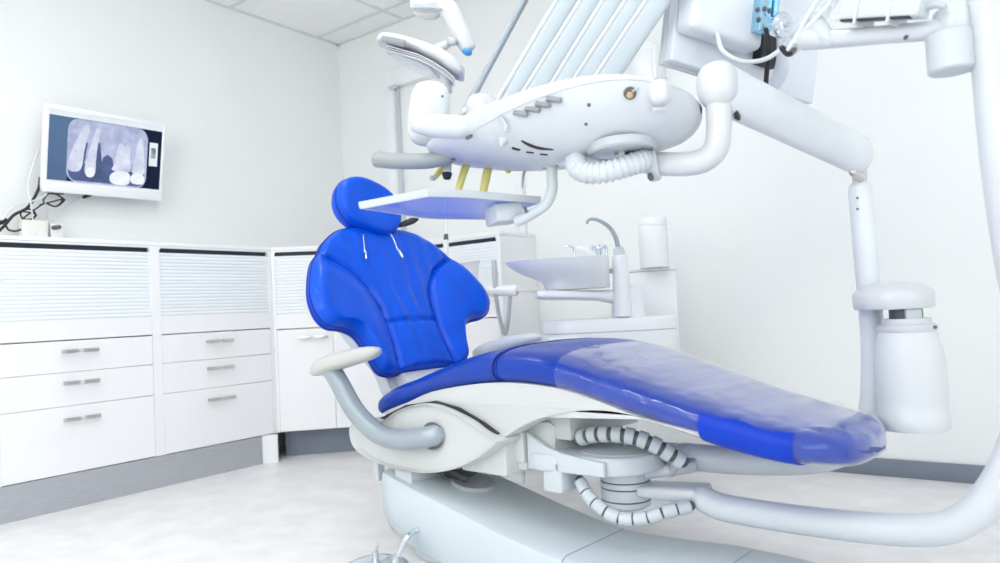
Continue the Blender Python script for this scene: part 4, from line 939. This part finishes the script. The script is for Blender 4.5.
# assistant's holder arm with cup, syringe and hoses
obj('holder_arm', tube([q(470, 292, 2.96), q(495, 291, 2.93), q(517, 290.5, 2.90)], .0215, 18, 4, .3), SPW, su)
obj('holder_pin', tube([q(515, 290.5, 2.90), q(531, 291, 2.84), q(548, 292, 2.76)], .006, 10), mat('beige_pin', (.72, .68, .60), .5), su)
obj('holder_cup', tube([q(472, 290, 2.96), q(472, 276, 2.96), q(471, 266, 2.96), q(470.5, 262, 2.96)], [.020, .024, .034, .042], 22, 5, .1), SPW, su)
t = thing('suction_handpiece', 'grey suction handpiece with looping hose hanging from the holder arm', 'handpiece', q(495, 300, 2.92))
obj('body', tube([q(495.5, 297, 2.92), q(495, 275, 2.92), q(494, 262, 2.92)], [.008, .013, .011], 14), GREYP, t)
obj('hose', tube([q(496, 297, 2.92), q(499, 315, 2.92), q(503, 330, 2.92), (q(505, 334, 2.92)), q(507, 328, 2.92), q(509, 312, 2.92), q(510, 297, 2.92)], .0085, 12, 8), GREYP, t)
t = thing('saliva_ejector', 'slim white upright suction tube with dark ring behind the backrest wing', 'handpiece', q(446, 250, 3.02))
obj('tube', tube([q(446, 262, 3.02), q(446, 240, 3.02)], .012, 12, rnd=.2), SPW, t)
obj('grip', tube([q(446, 241, 3.02), q(446, 234, 3.02)], [.0115, .008], 12, rnd=.2), DGREY, t)
obj('tip', tube([q(446, 235, 3.02), q(446.5, 218, 3.02), q(446.5, 200, 3.02)], .0075, 12, rnd=.3), SPW, t)
obj('holder', merge(tube([q(446, 262, 3.02), q(450, 285, 2.86), q(474, 291, 2.98)], .011, 12)), SPW, t)
# disinfectant canister
cn = thing('canister', 'white lidded canister standing on top of the side cabinet', 'canister', q(655, 268, 2.93))
cx0 = at(654.5, 262, 2.93); cz0 = ztop
hcan = at(653, 218, 2.93).z - cz0; rc = 14.6 * 2.93 / 727
obj('body', lathe([(.001, 0), (rc * .97, 0), (rc, .005), (rc, hcan * .78), (rc * .97, hcan * .83), (rc * .93, hcan * .84), (.001, hcan * .84)], (cx0.x, cx0.y, cz0), seg=36), PAPER, cn)
obj('lid', lathe([(.001, hcan * .84), (rc * .98, hcan * .84), (rc * .98, hcan * .975), (rc * .93, hcan), (.001, hcan)], (cx0.x, cx0.y, cz0), seg=36), SPW, cn)
random.seed(3); marks = []
for i in range(11):
    z_ = cz0 + .02 + i * hcan * .064; a0 = math.atan2(-FH.y, -FH.x) + .95; wd = random.uniform(.08, .22)
    P = []
    for j in range(5):
        a = a0 - wd / 2 + wd * j / 4; P.append(V((cx0.x + math.cos(a) * (rc + .0004), cx0.y + math.sin(a) * (rc + .0004), z_)))
    marks.append(loft([[p for p in P] + [p + V((0, 0, .0035)) for p in P[::-1]], [p + (p - V((cx0.x, cx0.y, p.z))).normalized() * .0003 for p in P] + [p + V((0, 0, .0035)) + (p - V((cx0.x, cx0.y, p.z))).normalized() * .0003 for p in P[::-1]]]))
obj('label_print', merge(*marks), MARK, cn)

# ================================================================== FOOT CONTROL
def fl_(px_, py_, z=0): r = ray(px_, py_); return CAM + r * ((z - CAM.z) / r.z)
fc0 = fl_(376, 570)
ft = thing('foot_control', 'chrome round foot control with pegs on the floor by the chair base', 'foot control', fc0)
obj('dome', lathe([(.001, 0), (.09, 0), (.093, .006), (.088, .014), (.06, .026), (.03, .032), (.001, .033)], fc0, seg=40), CHROME, ft)
p = at(380, 556, 2.02)
obj('peg', merge(tube([fc0 + V((0, 0, .028)), fc0 + V((0, 0, .05))], .009, 12, rnd=.3), tube([fc0 + V((0, 0, .05)), fc0 + V((0, 0, .05)) + RT * .010 + V((0, 0, .022))], .004, 10)), STEEL, ft)
e0 = fc0 + RT * .058 - FH * .01
obj('guard_bar', tube([e0 + V((0, 0, .02)), e0 + V((0, 0, .05)) + RT * .012, e0 + V((0, 0, .085)) + RT * .032, e0 + V((0, 0, .096)) + RT * .05 + FH * .02, e0 + V((0, 0, .098)) + RT * .065 + FH * .03], .008, 14, 6), CHROME, ft)
obj('bar_socket', lathe([(.001, 0), (.014, 0), (.013, .03), (.001, .032)], e0 + V((0, 0, .01)), seg=18), STEEL, ft)

# ================================================================== LIGHT
w = bpy.data.worlds.new('world'); S.world = w; w.use_nodes = True
bg = w.node_tree.nodes['Background']; bg.inputs['Color'].default_value = (.91, .955, 1.0, 1); bg.inputs['Strength'].default_value = .75
def area(name, loc_, tgt, sx_, sy_, watt, col):
    l = bpy.data.lights.new(name, 'AREA'); l.shape = 'RECTANGLE'; l.size = sx_; l.size_y = sy_; l.energy = watt; l.color = col
    o = bpy.data.objects.new(name, l); COL.objects.link(o); o.location = loc_
    o.rotation_euler = (V(tgt) - V(loc_)).to_track_quat('-Z', 'Y').to_euler(); return o
area('window_daylight', (2.5, -.2, 1.5), (-2.4, 1.6, 1.0), 2.4, 1.6, 14, (.93, .97, 1.0))
area('left_wall_fill', (-.6, -2.3, 1.9), (-3.3, 1.2, 1.0), 2.0, 1.4, 34, (1.0, .99, .97))  # added fill lamp aimed at the left wall to brighten it, no real fixture
S.view_settings.view_transform = 'Standard'; S.view_settings.look = 'None'
S.view_settings.exposure = 0.42; S.view_settings.gamma = 1.0; S.view_settings.use_curve_mapping = False
